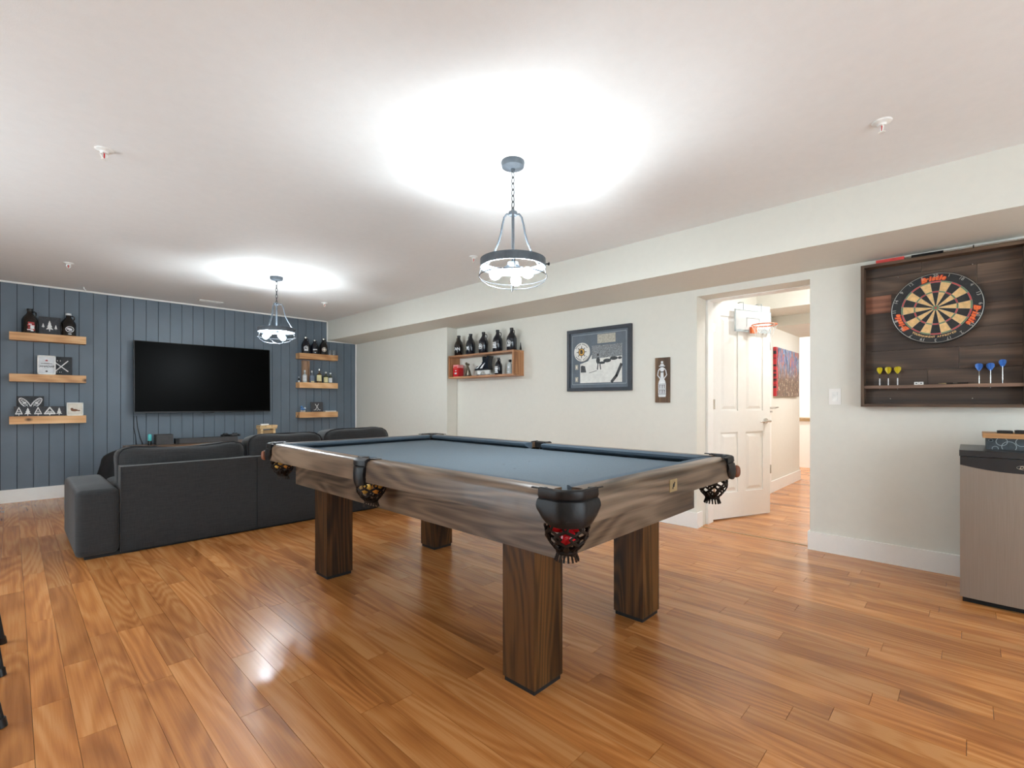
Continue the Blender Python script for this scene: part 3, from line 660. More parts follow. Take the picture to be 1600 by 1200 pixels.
# ------------------------------------------------------------------ sofa
def build_sofa():
    t = thing('sofa', 'charcoal fabric three seat sofa with its back to the pool table', 'sofa', (.30, 4.415, 0))
    Wd, Dp = 2.72, .98
    B().box(.24, Wd-.24, .04, Dp-.04, .035, .30).bevel(.02, 2).obj('seat_base', 'sofa_cloth', t)
    for x0, x1, lab in ((0, .238, 'left'), (Wd-.238, Wd, 'right')):
        b = B().box(x0, x1, .0, Dp, .02, .485)
        bmesh.ops.subdivide_edges(b.bm, edges=b.bm.edges[:], cuts=2, use_grid_fill=True)
        b.bevel(.035, 3); b.obj('armrest', 'sofa_cloth', t)
    for x0, x1 in ((.243, 1.152), (1.157, Wd-.243)):
        p = B().box(x0, x1, .0, .14, .02, .632).bevel(.014, 2).obj('back_panel', 'sofa_cloth', t)
        B().tube([(x0+.003, .001, .03), (x0+.003, .001, .62)], .004, 6).obj('seam', 'piping', p)
    B().box(.05, Wd-.05, .03, Dp-.05, .0, .03).obj('plinth', 'black_matte', t)
    cs = [(.236, 1.112, .785, .05, 3), (1.118, 1.80, .815, .008, 11), (1.803, 2.53, .832, .006, 23)]
    for x0, x1, zt, sg, sd in cs:
        w = x1-x0; h = zt-.40; cxx = (x0+x1)/2
        c = B().puff((0, 0, 0), (w, .30, h), 5, 11, .014, sd, sg).obj('back_cushion', 'sofa_cloth', t, loc=(cxx, .235, .40+h/2), rot=(math.radians(-5), 0, 0))
        pts = []
        for i in range(44):
            a = 2*PI*i/44; ca, sa = math.cos(a), math.sin(a); k = (abs(ca)**5+abs(sa)**5)**(-1/5)
            x, z = ca*k*w/2*.985, sa*k*h/2*.985
            if z > 0: z -= sg*(z/h*2)*max(0, math.cos(x/w*PI))*1.05
            pts.append((x, -.10, z))
        B().tube(pts, .006, 6, True).obj('piping', 'piping', c)
    for x0, x1, sd in ((.245, .98, 5), (.985, 1.73, 8), (1.735, 2.475, 13)):
        B().puff(((x0+x1)/2, .66, .375), (x1-x0, .66, .19), 6, 8, .006, sd).obj('seat_cushion', 'sofa_cloth', t)
build_sofa()
o = B().puff((0, 0, .30), (.72, .66, .62), 2.4, 10, .03, 4).xf(Matrix.Translation((0, 0, .008))).obj('bean_bag', 'bean_bag', loc=(.98, 6.62, 0))
tag(o, 'black rounded bean bag partly hidden behind the left sofa cushion', 'bean bag')

# ------------------------------------------------------------------ television and console
def build_tv():
    t = thing('television', 'large black flat television mounted on the blue panelled wall', 'television', (1.838, YB-.0015, 1.415))
    tl = math.radians(1.6)
    r = Matrix.Translation((0, -.13, 0)) @ RX(-tl)
    B().box(-.795, .795, 0, .05, -.452, .452).bevel(.006, 2).xf(r).obj('housing', 'black_plastic', t)
    B().box(-.787, .787, -.002, 0, -.436, .445).xf(r).obj('screen', 'screen', t, smooth=False)
    B().prism([(-.09, 0), (.09, 0), (.06, -.014), (-.06, -.014)], -.03, 0, r @ T(0, 0, -.45) @ RX(PI/2)).obj('logo_lip', 'black_plastic', t, smooth=False)
    B().box(-.3, .3, -.09, .0, -.2, .2).obj('wall_bracket', 'black_matte', t, smooth=False)
build_tv()
def build_console():
    zt = .565
    t = thing('media_console', 'low wooden media console standing under the television', 'console', (1.95, 7.30, 0))
    B().box(-1.0, 1.0, -.24, .24, zt-.035, zt).bevel(.004, 1).obj('top', 'console_wood', t)
    B().box(-.97, .97, -.21, .24, .1, zt-.035).obj('body', 'console_wood', t, smooth=False)
    for x in (-.9, .9):
        for y in (-.18, .2): B().cyl((x, y, 0), (x, y, .11), .018, 10, .024).obj('leg', 'black_matte', t)
    for i in range(3):
        dr = B().box(-.95+i*.64, -.33+i*.64, -.225, -.21, .13, zt-.055).bevel(.003, 1).obj('door', 'console_wood', t, smooth=False)
        B().cyl((-.38+i*.64, -.225, .35), (-.38+i*.64, -.245, .35), .012, 12).obj('knob', 'black_plastic', dr)
    a = at_y(273, 690, 7.33).x; c = at_y(370, 684, 7.33).x
    s = thing('soundbar', 'long black soundbar lying on the media console', 'soundbar', ((a+c)/2, 7.33, zt))
    B().box(-(c-a)/2, (c-a)/2, -.045, .045, .003, .066).bevel(.006, 2).obj('body', 'grey_plastic', s); B().box(-(c-a)/2, -(c-a)/2+.04, -.047, .047, .002, .068).bevel(.006, 2).obj('end_cap', 'black_plastic', s)
    a = at_y(243, 690, 7.36).x; c = at_y(269, 690, 7.36).x
    s = thing('speaker_box', 'dark grey box shaped speaker left of the soundbar', 'speaker', ((a+c)/2, 7.38, zt))
    B().box(-(c-a)/2, (c-a)/2, -.08, .08, .002, .125).bevel(.004, 1).obj('body', 'grey_plastic', s); B().box(-(c-a)/2+.008, (c-a)/2-.008, -.083, -.08, .01, .117).obj('grille', 'grey_plastic', s)
    x = at_y(234, 690, 7.34).x
    s = thing('water_bottle', 'small turquoise bottle with dark base left of the speaker box', 'bottle', (x, 7.34, zt))
    B().lathe([(0, 0), (.02, 0), (.022, .05), (.02, .055), (0, .055)], 14).obj('base', 'black_plastic', s)
    B().lathe([(.019, .055), (.02, .06), (.02, .125), (.015, .135), (0, .135)], 14).obj('body', 'turquoise', s)
    for u, lb, col in ((352, 'black game controller on the right of the soundbar', 'black_plastic'), (367, 'grey game controller at the right end of the soundbar', 'grey_plastic')):
        x = at_y(u, 684, 7.32).x
        s = thing('game_controller', lb, 'controller', (x, 7.32, zt+.068))
        B().puff((0, 0, .02), (.08, .06, .036), 3, 5).obj('body', col, s)
        for q in (-.045, .045): B().puff((q, -.025, .014), (.034, .07, .028), 2.5, 4).obj('grip', col, s)
        for q in (-.02, .02): B().cyl((q, 0, .034), (q, 0, .045), .006, 8).obj('stick', 'black_plastic', s)
    # stacking block tower
    x = at_y(417, 670, 7.2).x; s = thing('block_tower', 'low tower of stacked pale wooden blocks on the console', 'block tower', (x, 7.2, zt), .05)
    zz = .053
    for k in range(-2, 4):
        B().box(-.105, -.075, -.06, .06, zz+k*.026, zz+k*.026+.025).obj('block', 'jenga', s, smooth=False); B().box(.065, .095, -.06, .06, zz+k*.026, zz+k*.026+.025).obj('block', 'jenga', s, smooth=False)
    B().box(-.07, .06, -.02, .05, .001, zz+.085).obj('block', 'counter_brown', s, smooth=False)
    for k in range(3): B().box(-.12, .115, -.065+k*.045, -.025+k*.045, zz+.105, zz+.13).obj('block', 'jenga', s, smooth=False)
    for k in range(3): B().box(-.115+k*.08, -.04+k*.08, -.065, .07, zz+.131, zz+.155).obj('block', 'jenga', s, smooth=False)
    B().box(-.09, .015, -.03, .0, zz+.1555, zz+.175).obj('block', 'white_paint', s, smooth=False)
    # cables
    y = YB-.006
    p = lambda u, v: at_y(u, v, y)
    b = B(); b.tube([p(209, 650), p(209, 668), p(212, 682), p(213, 700)], .004, 6); b.tube([p(213, 650), p(215, 668), p(219, 684), p(223, 694)], .004, 6)
    tag(b.obj('television_cable', 'black_plastic'), 'thin black cables hanging from the left underside of the television', 'cable')
build_console()
def build_outlet():
    a = at_y(168, 717, YB); c = at_y(176, 731, YB)
    t = thing('wall_outlet', 'wall outlet with black plug low on the blue wall left of the sofa', 'outlet', ((a.x+c.x)/2, YB, (a.z+c.z)/2))
    B().box(-.036, .036, -.006, 0, -.058, .058).bevel(.002, 1).obj('plate', 'white_trim', t)
    B().box(-.022, .014, -.028, -.006, -.05, .02).bevel(.004, 1).obj('plug', 'black_plastic', t); B().box(-.018, .018, -.009, -.006, .004, .04).obj('socket_face', 'cream_card', t)
    p = at_x(1304.8, 619.8, XR)
    t = thing('light_switch', 'white rocker light switch plate on the wall right of the doorway', 'light switch', (XR, p.y, p.z))
    B().box(-.006, 0, -.036, .036, -.058, .058).bevel(.002, 1).obj('plate', 'white_trim', t)
    B().box(-.010, -.006, -.017, .017, -.034, .034).bevel(.002, 1).obj('rocker', 'white_paint', t)
build_outlet()

# ------------------------------------------------------------------ wall shelves and what stands on them
SD = .145; SF = YB-SD
def beam(x0, x1, z1, th, label, grp):
    t = B().box(-(x1-x0)/2, (x1-x0)/2, -SD/2, SD/2, -th, 0).bevel(.004, 2).obj('beam_shelf', 'pine', loc=((x0+x1)/2, YB-SD/2, z1))
    tag(t, label, 'shelf', grp)
for z, n in ((1.858, 'top'), (1.407, 'middle'), (.944, 'bottom')):
    beam(-.017, .602, z, .084, n+' thick pine beam shelf in the set left of the television', 'left beam shelves')
    beam(3.058, 3.675, z, .086, n+' thick pine beam shelf in the set right of the television', 'right beam shelves')

def wrap(b, me, r, z, ang):
    bm = bmesh.new(); bm.from_mesh(me)
    v = []
    for x in bm.verts:
        a = ang+x.co.x/r; rr = r+.0006+x.co.z; v.append((rr*math.cos(a), rr*math.sin(a), z+x.co.y))
    b._new(v, [tuple(q.index for q in f.verts) for f in bm.faces]); bm.free()
def patch(b, r, ang, hw, z0, z1, n=10):
    b.lathe([(r+.0004, z0), (r+.0012, z0), (r+.0012, z1), (r+.0004, z1)], n, None, ang-hw/r, ang+hw/r)
def disc_strip(b, r, ang, z, outer, inner, n=28, rx=1.0):
    v = []; f = []
    for i in range(n):
        a = 2*PI*i/n
        for q in (outer, inner):
            x, y = q*rx*math.cos(a), q*math.sin(a); aa = ang+x/r; v.append(((r+.0013)*math.cos(aa), (r+.0013)*math.sin(aa), z+y))
    for i in range(n): j = (i+1) % n; f.append((2*i, 2*j, 2*j+1, 2*i+1))
    b._new(v, f)
def growler(loc, r, h, label, face, hang, mat='amber_glass', cap='black_plastic', art=None, grp='growler jugs', artmat='label_white'):
    t = thing('growler_jug', label, 'jug', loc, 0, grp); k = h
    B().lathe([(0, 0), (r*.93, 0), (r, .02*k), (r, .50*k), (r*.96, .56*k), (r*.78, .66*k), (r*.5, .76*k), (r*.36, .82*k), (r*.32, .90*k), (r*.34, .93*k), (0, .93*k)], 24).obj('body', mat, t)
    B().lathe([(r*.36, .91*k), (r*.37, .93*k), (r*.37, .995*k), (r*.33, k), (0, k)], 18).obj('cap', cap, t)
    c, s = math.cos(hang), math.sin(hang)
    B().tube([(q*r*c, q*r*s, z*k) for q, z in ((.34, .875), (.55, .89), (.70, .86), (.74, .79), (.66, .71))], r*.085, 8).obj('handle', mat, t)
    if art:
        b = B(); art(b, r, face, k); b.obj('label_print', artmat, t, smooth=False)
    return t
def art_text(s, size, z=.3, dx=0, bold=.0012):
    def f(b, r, a, k): wrap(b, text_mesh(s, size, bold), r, z*k, a+dx)
    return f
def art_ring(rad=.03, z=.26):
    def f(b, r, a, k):
        disc_strip(b, r, a, z*k, rad, rad*.82); disc_strip(b, r, a, z*k, rad*.6, .0005, 5); patch(b, r, a, rad*.9, z*k-.004, z*k+.003); patch(b, r, a, rad*.12, z*k-rad*.8, z*k+rad*.8)
    return f
def art_block(hw=.026, z0=.16, z1=.36):
    def f(b, r, a, k):
        for i in range(4): patch(b, r, a, hw*(1 if i % 2 == 0 else .85), (z0+(z1-z0)*i/4)*k, (z0+(z1-z0)*(i+.78)/4)*k)
    return f
def art_banner(z=.27):
    def f(b, r, a, k):
        patch(b, r, a, .03, z*k, (z+.06)*k); patch(b, r, a-.35, .012, (z-.02)*k, (z+.05)*k); patch(b, r, a, .008, .08*k, .12*k)
    return f
def art_crest(z=.27):
    def f(b, r, a, k):
        disc_strip(b, r, a, z*k, .036, .030); disc_strip(b, r, a, z*k, .022, .015); patch(b, r, a, .028, (z-.15)*k, (z-.06)*k); patch(b, r, a+.2, .01, (z-.02)*k, (z+.05)*k)
    return f
def art_chick(b, r, a, k):
    disc_strip(b, r, a, .28*k, .034, .0275, rx=1.15)
    for x, z, w, h in ((-.012, .30, .012, .02), (.006, .27, .014, .024), (.004, .31, .006, .01), (-.004, .235, .008, .008)): patch(b, r, a+x/r, w, z*k-h/2, z*k+h/2)
    patch(b, r, a, .014, .06*k, .10*k)
FY = -PI/2
def growler_y(u, v, z, r, h, label, **k):
    p = at_y(u, v, YB-.075); return growler((p.x, YB-.075, z), r, h, label, k.pop('face', FY-.1), k.pop('hang', 0), **k)
gl = growler_y(46.5, 515, 1.858, .068, .272, 'dark growler jug with red and white label on the top left shelf', art=art_block(.030, .10, .46), artmat='label_red', face=FY+.15)
b = B(); patch(b, .0688, FY+.28, .016, .045, .085); patch(b, .0688, FY+.0, .022, .03, .04); patch(b, .0688, FY+.25, .012, .02, .035); patch(b, .0688, FY+.02, .012, .09, .10); b.obj('label_white_print', 'label_white', gl)
growler_y(107, 521, 1.858, .068, .262, 'dark growler jug with round white badge and white cap on the top left shelf', cap='label_white', art=art_chick, face=FY+.12)

def board(name, u0, u1, z, hgt, y, mat, label, cat, lean=0, th=.012, grp=None):
    a, c = at_y(u0, 600, y).x, at_y(u1, 600, y).x
    t = thing(name, label, cat, ((a+c)/2, y, z), 0, grp); t.rotation_euler = (-lean, 0, 0)
    w = c-a
    B().box(-w/2, w/2, 0, th, 0, hgt).bevel(.001, 1).obj('board', mat, t, smooth=False)
    return t, w
def pine_tree(b, cx, cy, w, h, mx, filled=True, trunk=True):
    if filled:
        for k in range(3):
            y0 = cy+h*(.16+.24*k); y1 = min(cy+h, y0+h*.42); ww = w*(1-.28*k)/2
            b.prism([(cx-ww, y0), (cx-ww*.3, y0+h*.03), (cx, y0-h*.01), (cx+ww*.3, y0+h*.03), (cx+ww, y0), (cx, y1)], 0, .0012+.0002*k, mx)
    else:
        stroke(b, [(cx-w/2, cy+h*.2), (cx, cy+h), (cx+w/2, cy+h*.2)], w*.14, mx, closed=True)
    if trunk: b.prism([(cx-w*.05, cy), (cx+w*.05, cy), (cx+w*.05, cy+h*.22), (cx-w*.05, cy+h*.22)], 0, .0013, mx)
t, w = board('tree_sign', 61, 95, 1.858, .205, YB-.08, 'slate', 'grey chalkboard sign with three white fir trees between two jugs', 'sign', .12)
b = B(); mx = T(0, -.0001, 0) @ FACE_Y
pine_tree(b, -.003, .04, .06, .125, mx); pine_tree(b, -.055, .075, .028, .055, mx); pine_tree(b, .048, .062, .028, .058, mx); b.obj('print', 'chalk', t, smooth=False)
# middle left shelf
t, w = board('white_frame', 58.3, 87, 1.407, .212, SF+.028, 'label_white', 'white framed print with grey lettering on the middle left shelf', 'picture')
b = B(); mx = T(0, 0, 0) @ FACE_Y
for q in ((-w/2, w/2, 0, .012), (-w/2, w/2, .2, .212), (-w/2, -w/2+.01, 0, .212), (w/2-.01, w/2, 0, .212)): b.box(q[0], q[1], -.02, 0, q[2], q[3])
b.obj('frame', 'white_paint', t, smooth=False)
b = B(); b.add(text_mesh('CANADIAN', .028, .0006), T(0, -.0005, .092) @ FACE_Y); stroke(b, [(-.045, .122), (.045, .122)], .005, mx); stroke(b, [(-.02, .128), (.02, .128)], .002, mx)
b.prism([(-.012, .035), (.0, .028), (.012, .035), (.004, .045), (-.004, .045)], 0, .001, mx); b.obj('lettering', 'grey_plastic', t, smooth=False)
b = B(); b.prism([(0, .17), (-.004, .162), (-.014, .16), (-.008, .155), (-.009, .149), (0, .152), (.009, .149), (.008, .155), (.014, .16), (.004, .162)], 0, .001, mx); b.obj('leaf_mark', 'label_red', t, smooth=False)
def sticks(b, cx, cy, w, h, mx, blade=True, rot=0):
    r2 = Matrix.Rotation(rot, 4, 'Z')
    for s in (1, -1):
        stroke(b, [(-s*w*.32, h*.5), (s*w*.34, -h*.42)]+([(s*w*.62, -h*.42)] if blade else []), w*.085, mx @ T(cx, cy, 0) @ r2, 0, .0012+.0003*(s > 0))
    if blade: b.prism(ring2(w*.11, 12, 1, .6, 0, -h*.44), 0, .0013, mx @ T(cx, cy, 0) @ r2)
t, w = board('crossed_sticks_sign', 63, 113, 1.407, .212, SF+.075, 'slate_dark', 'dark board with white crossed lines behind the white framed print', 'sign', .1)
b = B(); mx = FACE_Y; X = .014
for p, q in (((-.035, .17-.02), (.09, .045)), ((-.03, .04), (.09, .165))): stroke(b, [(X+p[0]*.9, p[1]), (X+q[0]*.9, q[1])], .010, mx)
for x in (.002, .026): b.prism(ring2(.006, 8, .6, 1.4, X+x-.008, .165), 0, .001, mx)
for x in (.0, .02, .035): b.prism(ring2(.004, 6, .6, 1.5, X+x-.01, .035), 0, .001, mx)
b.obj('print', 'chalk', t, smooth=False)
# bottom left shelf
t, w = board('snowshoe_sign', 27, 69, .944, .222, YB-.075, 'slate_dark', 'dark board with two white snowshoes on the bottom left shelf', 'sign', .1)
b = B(); 
for s in (-1, 1):
    m2 = FACE_Y @ T(s*.046-.002, .145, 0) @ Matrix.Rotation(-s*.62, 4, 'Z')
    stroke(b, [(x, y) for x, y in ring2(1, 18, .026, .066)], .008, m2, closed=True)
    for y in (-.03, -.015, .0, .02, .036): stroke(b, [(-.022, y), (.022, y+.006)], .004, m2)
    stroke(b, [(0, -.06), (0, .06)], .004, m2); b.prism(ring2(.016, 10, 1, .6, 0, .004), 0, .0014, m2)
b.obj('print', 'chalk', t, smooth=False)
t, w = board('tree_row_sign', 21.5, 102, .944, .108, SF+.035, 'slate', 'long low grey board with a row of five white trees', 'sign', .06)
b = B()
for u, ww, fl in ((29.5, .05, False), (43.5, .055, True), (59.5, .055, False), (77.8, .085, False), (92.5, .05, True)):
    x = at_y(u, 640, SF+.035).x-t.location.x
    pine_tree(b, x, .008, ww, .088, FACE_Y, fl)
    if not fl:
        for q in (.3, .5): stroke(b, [(x-ww*.36*(1-q), .008+.088*q), (x+ww*.36*(1-q), .008+.088*q)], .005, FACE_Y)
        if ww > .08:
            for q in (-.3, -.12, .12, .3): stroke(b, [(x+q*ww, .028), (x+q*ww*.5, .05)], .005, FACE_Y)
b.obj('print', 'chalk', t, smooth=False)
t, w = board('animal_print', 104, 130, .944, .150, SF+.03, 'cream_card', 'small white framed drawing of an animal at the right of the bottom left shelf', 'picture')
b = B()
for q in ((-w/2, w/2, 0, .009), (-w/2, w/2, .141, .15), (-w/2, -w/2+.008, 0, .15), (w/2-.008, w/2, 0, .15)): b.box(q[0], q[1], -.014, 0, q[2], q[3])
b.obj('frame', 'white_paint', t, smooth=False)
b = B(); b.prism(ring2(1, 16, .03, .014, -.005, .062), 0, .001, FACE_Y); b.prism(ring2(1, 12, .013, .013, -.026, .076), 0, .0012, FACE_Y); b.prism(ring2(1, 12, .016, .007, .03, .058), 0, .0012, FACE_Y); b.obj('print', 'brown_ink', t, smooth=False)

# right shelves: top
growler_y(477.5, 548, 1.858, .062, .262, 'leftmost dark growler jug with white crest on the top right shelf', cap='chrome', art=art_crest(.30), mat='blue_black_glass', face=FY-.25)
growler_y(491.6, 549, 1.858, .058, .228, 'shorter middle growler jug with white banner label on the top right shelf', cap='chrome', art=art_banner(.28), mat='blue_black_glass', face=FY-.25)
growler_y(505.5, 550, 1.858, .062, .264, 'dark growler jug with round pale badge nearest the soffit on the top right shelf', cap='chrome', art=art_ring(.034, .30), face=FY-.25, artmat='cream_card')
for u, lb in ((515.2, 'left'), (521.4, 'right')):
    p = at_y(u, 550, YB-.09)
    tag(B().lathe([(0, .004), (.024, .004), (.027, .085), (.029, .085), (.026, 0), (0, 0)], 16).obj('drinking_glass', 'glassware', loc=(p.x, YB-.09, 1.858)), lb+' of two clear drinking glasses at the end of the top right shelf', 'glass', 'drinking glasses')
# right shelves: middle
def bottle(u, y, z, r, h, mat, lab, label, neck=.32, square=False, cap='label_white', labh=(.12, .55)):
    p = at_y(u, 595, y); t = thing('liquor_bottle', label, 'bottle', (p.x, y, z), 0, 'liquor bottles')
    n = 4 if square else 18; mx = RZ(PI/4) if square else None; k = 1.25 if square else 1
    b = B().lathe([(0, 0), (r*k*.96, 0), (r*k, .01), (r*k, h*.56), (r*k*.8, h*.62), (r*neck, h*.68), (r*neck, h*.86), (0, h*.86)], n, mx)
    if square: b.bevel(.006, 2)
    b.obj('glass', mat, t)
    B().lathe([(r*neck*1.1, h*.85), (r*neck*1.25, h*.88), (r*neck*1.2, h*.985), (r*neck*.9, h), (0, h)], 12).obj('stopper', cap, t)
    b = B()
    if square: q = r*.885; b.box(-q*.8, q*.8, -q-.002, -q, h*labh[0], h*labh[1])
    else: patch(b, r, FY-.45, r*1.05, h*labh[0], h*labh[1])
    b.obj('paper_label', lab, t); return t
zs = 1.407
t = thing('wooden_crate_box', 'tall narrow wooden gift box standing behind a clear bottle', 'box', (at_y(477.6, 580, YB-.05).x, YB-.045, zs))
B().box(-.045, .045, .02, .032, 0, .345).obj('back_panel', 'plank_box', t, smooth=False)
for x in (-.052, .045): B().box(x, x+.007, -.03, .032, 0, .345).obj('side_panel', 'plank_box', t, smooth=False)
for z in (0, .338): B().box(-.045, .045, -.03, .02, z, z+.007).obj('end_panel', 'plank_box', t, smooth=False)
for i in range(4): B().box(-.044, -.030, .012, .02, .19+i*.04, .215+i*.04).obj('slot', 'black_matte', t, smooth=False)
bottle(476.2, YB-.11, zs, .034, .19, 'bottle_clear', 'label_white', 'clear bottle with white label in front of the narrow wooden box', .3)
bottle(487.2, YB-.10, zs, .036, .185, 'bottle_blue', 'label_cream', 'square pale blue bottle beside the narrow wooden box', .26, True, labh=(.02, .12))
bottle(498.8, YB-.10, zs, .040, .222, 'bottle_amber', 'label_cream', 'tallest bottle with yellow label in the middle of the shelf', .25, cap='chrome')
bottle(509.2, YB-.10, zs, .037, .18, 'bottle_green', 'label_cream', 'dark green bottle with cream label and pale stopper', .34, labh=(.05, .5))
bottle(516.3, YB-.12, zs, .030, .165, 'bottle_green', 'label_white', 'rightmost slim dark bottle with white label on the middle shelf', .36, labh=(.05, .5))
bottle(467.0, YB-.045, zs, .014, .085, 'blue_black_glass', 'label_white', 'tiny bottle at the left end of the middle right shelf', .5, labh=(.05, .35))
# right shelves: bottom
p = at_y(473.3, 640, YB-.10)
t = thing('blue_figurine', 'small blue and white animal figurine on the bottom right shelf', 'figurine', (p.x, YB-.10, .944))
B().puff((0, 0, .045), (.075, .04, .04), 2.4, 5, .004, 2).obj('body', 'blue_toy', t)
for x in (-.028, -.01, .012, .03): B().cyl((x, 0, 0), (x, 0, .035), .006, 8).obj('leg', 'cream_card', t)
B().puff((-.02, 0, .078), (.034, .034, .04), 2.2, 4).obj('head', 'blue_toy', t); B().puff((.028, -.006, .06), (.03, .03, .03), 2.2, 4).obj('flower', 'label_white', t)
t, w = board('hockey_stick_sign', 486.5, 505, .944, .158, YB-.08, 'slate', 'grey chalkboard sign with crossed white hockey sticks and puck', 'sign', .14)
b = B(); sticks(b, 0, .075, .085, .105, FACE_Y); b.obj('print', 'chalk', t, smooth=False)
x0, x1 = at_y(507, 640, YB-.09).x, at_y(524, 640, YB-.09).x
t = thing('flat_book', 'thin white book lying flat on the bottom right shelf', 'book', ((x0+x1)/2, YB-.075, .944))
B().box(-(x1-x0)/2, (x1-x0)/2, -.055, .05, 0, .004).obj('cover', 'label_white', t, smooth=False); B().box(-(x1-x0)/2+.003, (x1-x0)/2-.003, -.053, .047, .004, .012).obj('pages', 'cream_card', t, smooth=False); B().box(-(x1-x0)/2, (x1-x0)/2, -.055, .05, .012, .015).obj('cover', 'label_white', t, smooth=False)

# ------------------------------------------------------------------ box shelf on the right wall
BX0, BX1, BY0, BY1, BZ0, BZ1 = 3.952, XR, 3.752, 4.925, 1.405, 1.700
def build_box_shelf():
    t = thing('box_shelf', 'open rectangular wooden box shelf holding jugs on the right wall', 'shelf', (XR, (BY0+BY1)/2, BZ0))
    hw = (BY1-BY0)/2; d = BX1-BX0; h = BZ1-BZ0; th = .022
    for z in (0, h-th): B().box(-d, 0, -hw, hw, z, z+th).bevel(.002, 1).obj('shelf_board', 'pine_box_y', t, smooth=False)
    for y in (-hw, hw-th): B().box(-d, 0, y, y+th, th, h-th).bevel(.002, 1).obj('side_board', 'pine_box_z', t, smooth=False)
build_box_shelf()
def yx(u, X): return at_x(u, 560, X).y
for u, lb, art, mat, hang in ((717, 'dark growler jug lettered in pale capitals, leftmost on the box shelf', art_text('CAN', .055, .33, .15), 'amber_glass', PI/2), (735.5, 'dark growler jug with a white letter X on the box shelf', art_text('X', .06, .30, .0, .003), 'blue_black_glass', PI/2),
                              (755.5, 'dark growler jug with a white ring emblem in the middle of the box shelf', art_ring(.034, .32), 'blue_black_glass', -PI/2+.6), (777.5, 'dark growler jug with pale square label on the box shelf', art_block(.032, .17, .46), 'blue_black_glass', -PI/2+.9), (799.5, 'rightmost growler jug with a white crest on the box shelf', art_crest(.32), 'blue_black_glass', -PI/2)):
    growler((4.045, yx(u, 4.045), BZ1), .060, .268, lb, PI, hang, mat=mat, art=art, artmat='label_white', grp='growlers on the box shelf')
p = yx(813.5, 4.05)
tag(B().lathe([(0, 0), (.014, 0), (.012, .02), (.005, .06), (.003, .085), (0, .087)], 14).obj('glue_nozzle', 'black_plastic', loc=(4.05, p, BZ1)), 'small black cone at the right end on top of the box shelf', 'nozzle')
zi = BZ0+.022
t = thing('red_tin', 'red and white tin with a handle inside the box shelf', 'tin', (4.03, yx(716, 4.03), zi))
B().box(-.045, .045, -.05, .05, 0, .115).bevel(.01, 2).obj('body', 'red', t)
B().box(-.044, .044, -.049, .049, .115, .155).bevel(.016, 2).obj('lid', 'pink_red', t)
B().box(-.0465, -.045, -.03, .03, .095, .135).obj('handle', 'red_soft', t); B().box(-.0465, -.045, -.025, .02, .035, .055).box(-.0465, -.045, -.02, .01, .075, .084).obj('label_print', 'label_white', t)
t = thing('bronze_statuette', 'small dark bronze statuette beside the red tin', 'statuette', (4.03, yx(730.5, 4.03), zi))
B().box(-.03, .03, -.055, .055, 0, .012).bevel(.003, 1).obj('base', 'black_matte', t)
B().tube([(0, -.05, .01), (0, -.03, .06), (0, -.005, .11), (0, .015, .15)], [.018, .02, .018, .012], 10).tube([(0, .045, .01), (0, .03, .06), (0, .005, .11), (0, -.012, .14)], [.016, .018, .016, .01], 10).sphere((0, .022, .165), .017).sphere((0, -.02, .152), .015).obj('figures', 'bronze', t)
B().puff((-.014, -.026, .045), (.02, .02, .07), 2.2, 4).obj('inlay', 'cream_card', t)
# skate, lying along the shelf with toe to the far end
t = thing('ice_skate', 'black hockey skate with white stripes and white blade holder', 'skate', (4.03, yx(755, 4.03), zi))
mx = RZ(PI/2) @ RX(PI/2)                                   # drawing x -> +Y, y -> up, z -> +X
boot = [(-.132, .075), (-.118, .13), (-.125, .19), (-.15, .232), (-.105, .238), (-.07, .205), (-.045, .232), (-.02, .225), (-.025, .17), (.015, .13), (.065, .118), (.105, .10), (.118, .078)]
B().prism(boot, -.036, .036, mx).bevel(.012, 2).obj('boot', 'blue_black_glass', t)
B().prism([(-.13, .066), (.118, .066), (.118, .078), (-.135, .078)], -.037, .037, mx).obj('sole', 'black_matte', t, smooth=False)
b = B()
for pl in ([(.09, .09), (.06, .09), (-.02, .15), (-.005, .152)], [(.02, .088), (-.02, .088), (-.07, .155), (-.02, .125)], [(.105, .085), (.095, .085), (.08, .10), (.09, .1)]): b.prism(pl, -.0375, -.036, mx)
b.obj('stripe', 'label_white', t, smooth=False)
B().prism([(-.12, .066), (.105, .066), (.09, .02), (.05, .014), (.02, .05), (-.03, .05), (-.06, .014), (-.115, .02)], -.012, .012, mx).obj('blade_holder', 'white_paint', t, smooth=False)
B().prism([(-.13, .018), (.105, .018), (.12, .008), (.10, 0), (-.12, 0)], -.002, .002, mx).obj('blade', 'steel_blade', t, smooth=False)
b = B()
for i in range(4): b.tube([(-.022, -.035+i*.028, .185-i*.02), (.022, -.035+i*.028, .185-i*.02)], .004, 6)
b.obj('lace', 'label_white', t)
growler((4.03, yx(779, 4.03), zi), .046, .205, 'small dark jug with white print inside the box shelf', PI, -PI/2, mat='blue_black_glass', art=art_block(.028, .1, .5), grp='growlers on the box shelf')
t = thing('clear_jar', 'clear glass bottle with white marks and black stopper inside the box shelf', 'bottle', (4.035, yx(797, 4.035), zi))
B().lathe([(0, 0), (.032, 0), (.034, .02), (.034, .10), (.028, .118), (.013, .128), (.013, .142), (0, .142)], 18).obj('glass', 'bottle_clear', t)
B().lathe([(.014, .14), (.018, .146), (.018, .17), (.0, .172)], 14).obj('stopper', 'black_plastic', t)
b = B(); patch(b, .034, PI, .016, .02, .035); patch(b, .034, PI+.2, .012, .07, .09); b.obj('print', 'label_white', t)

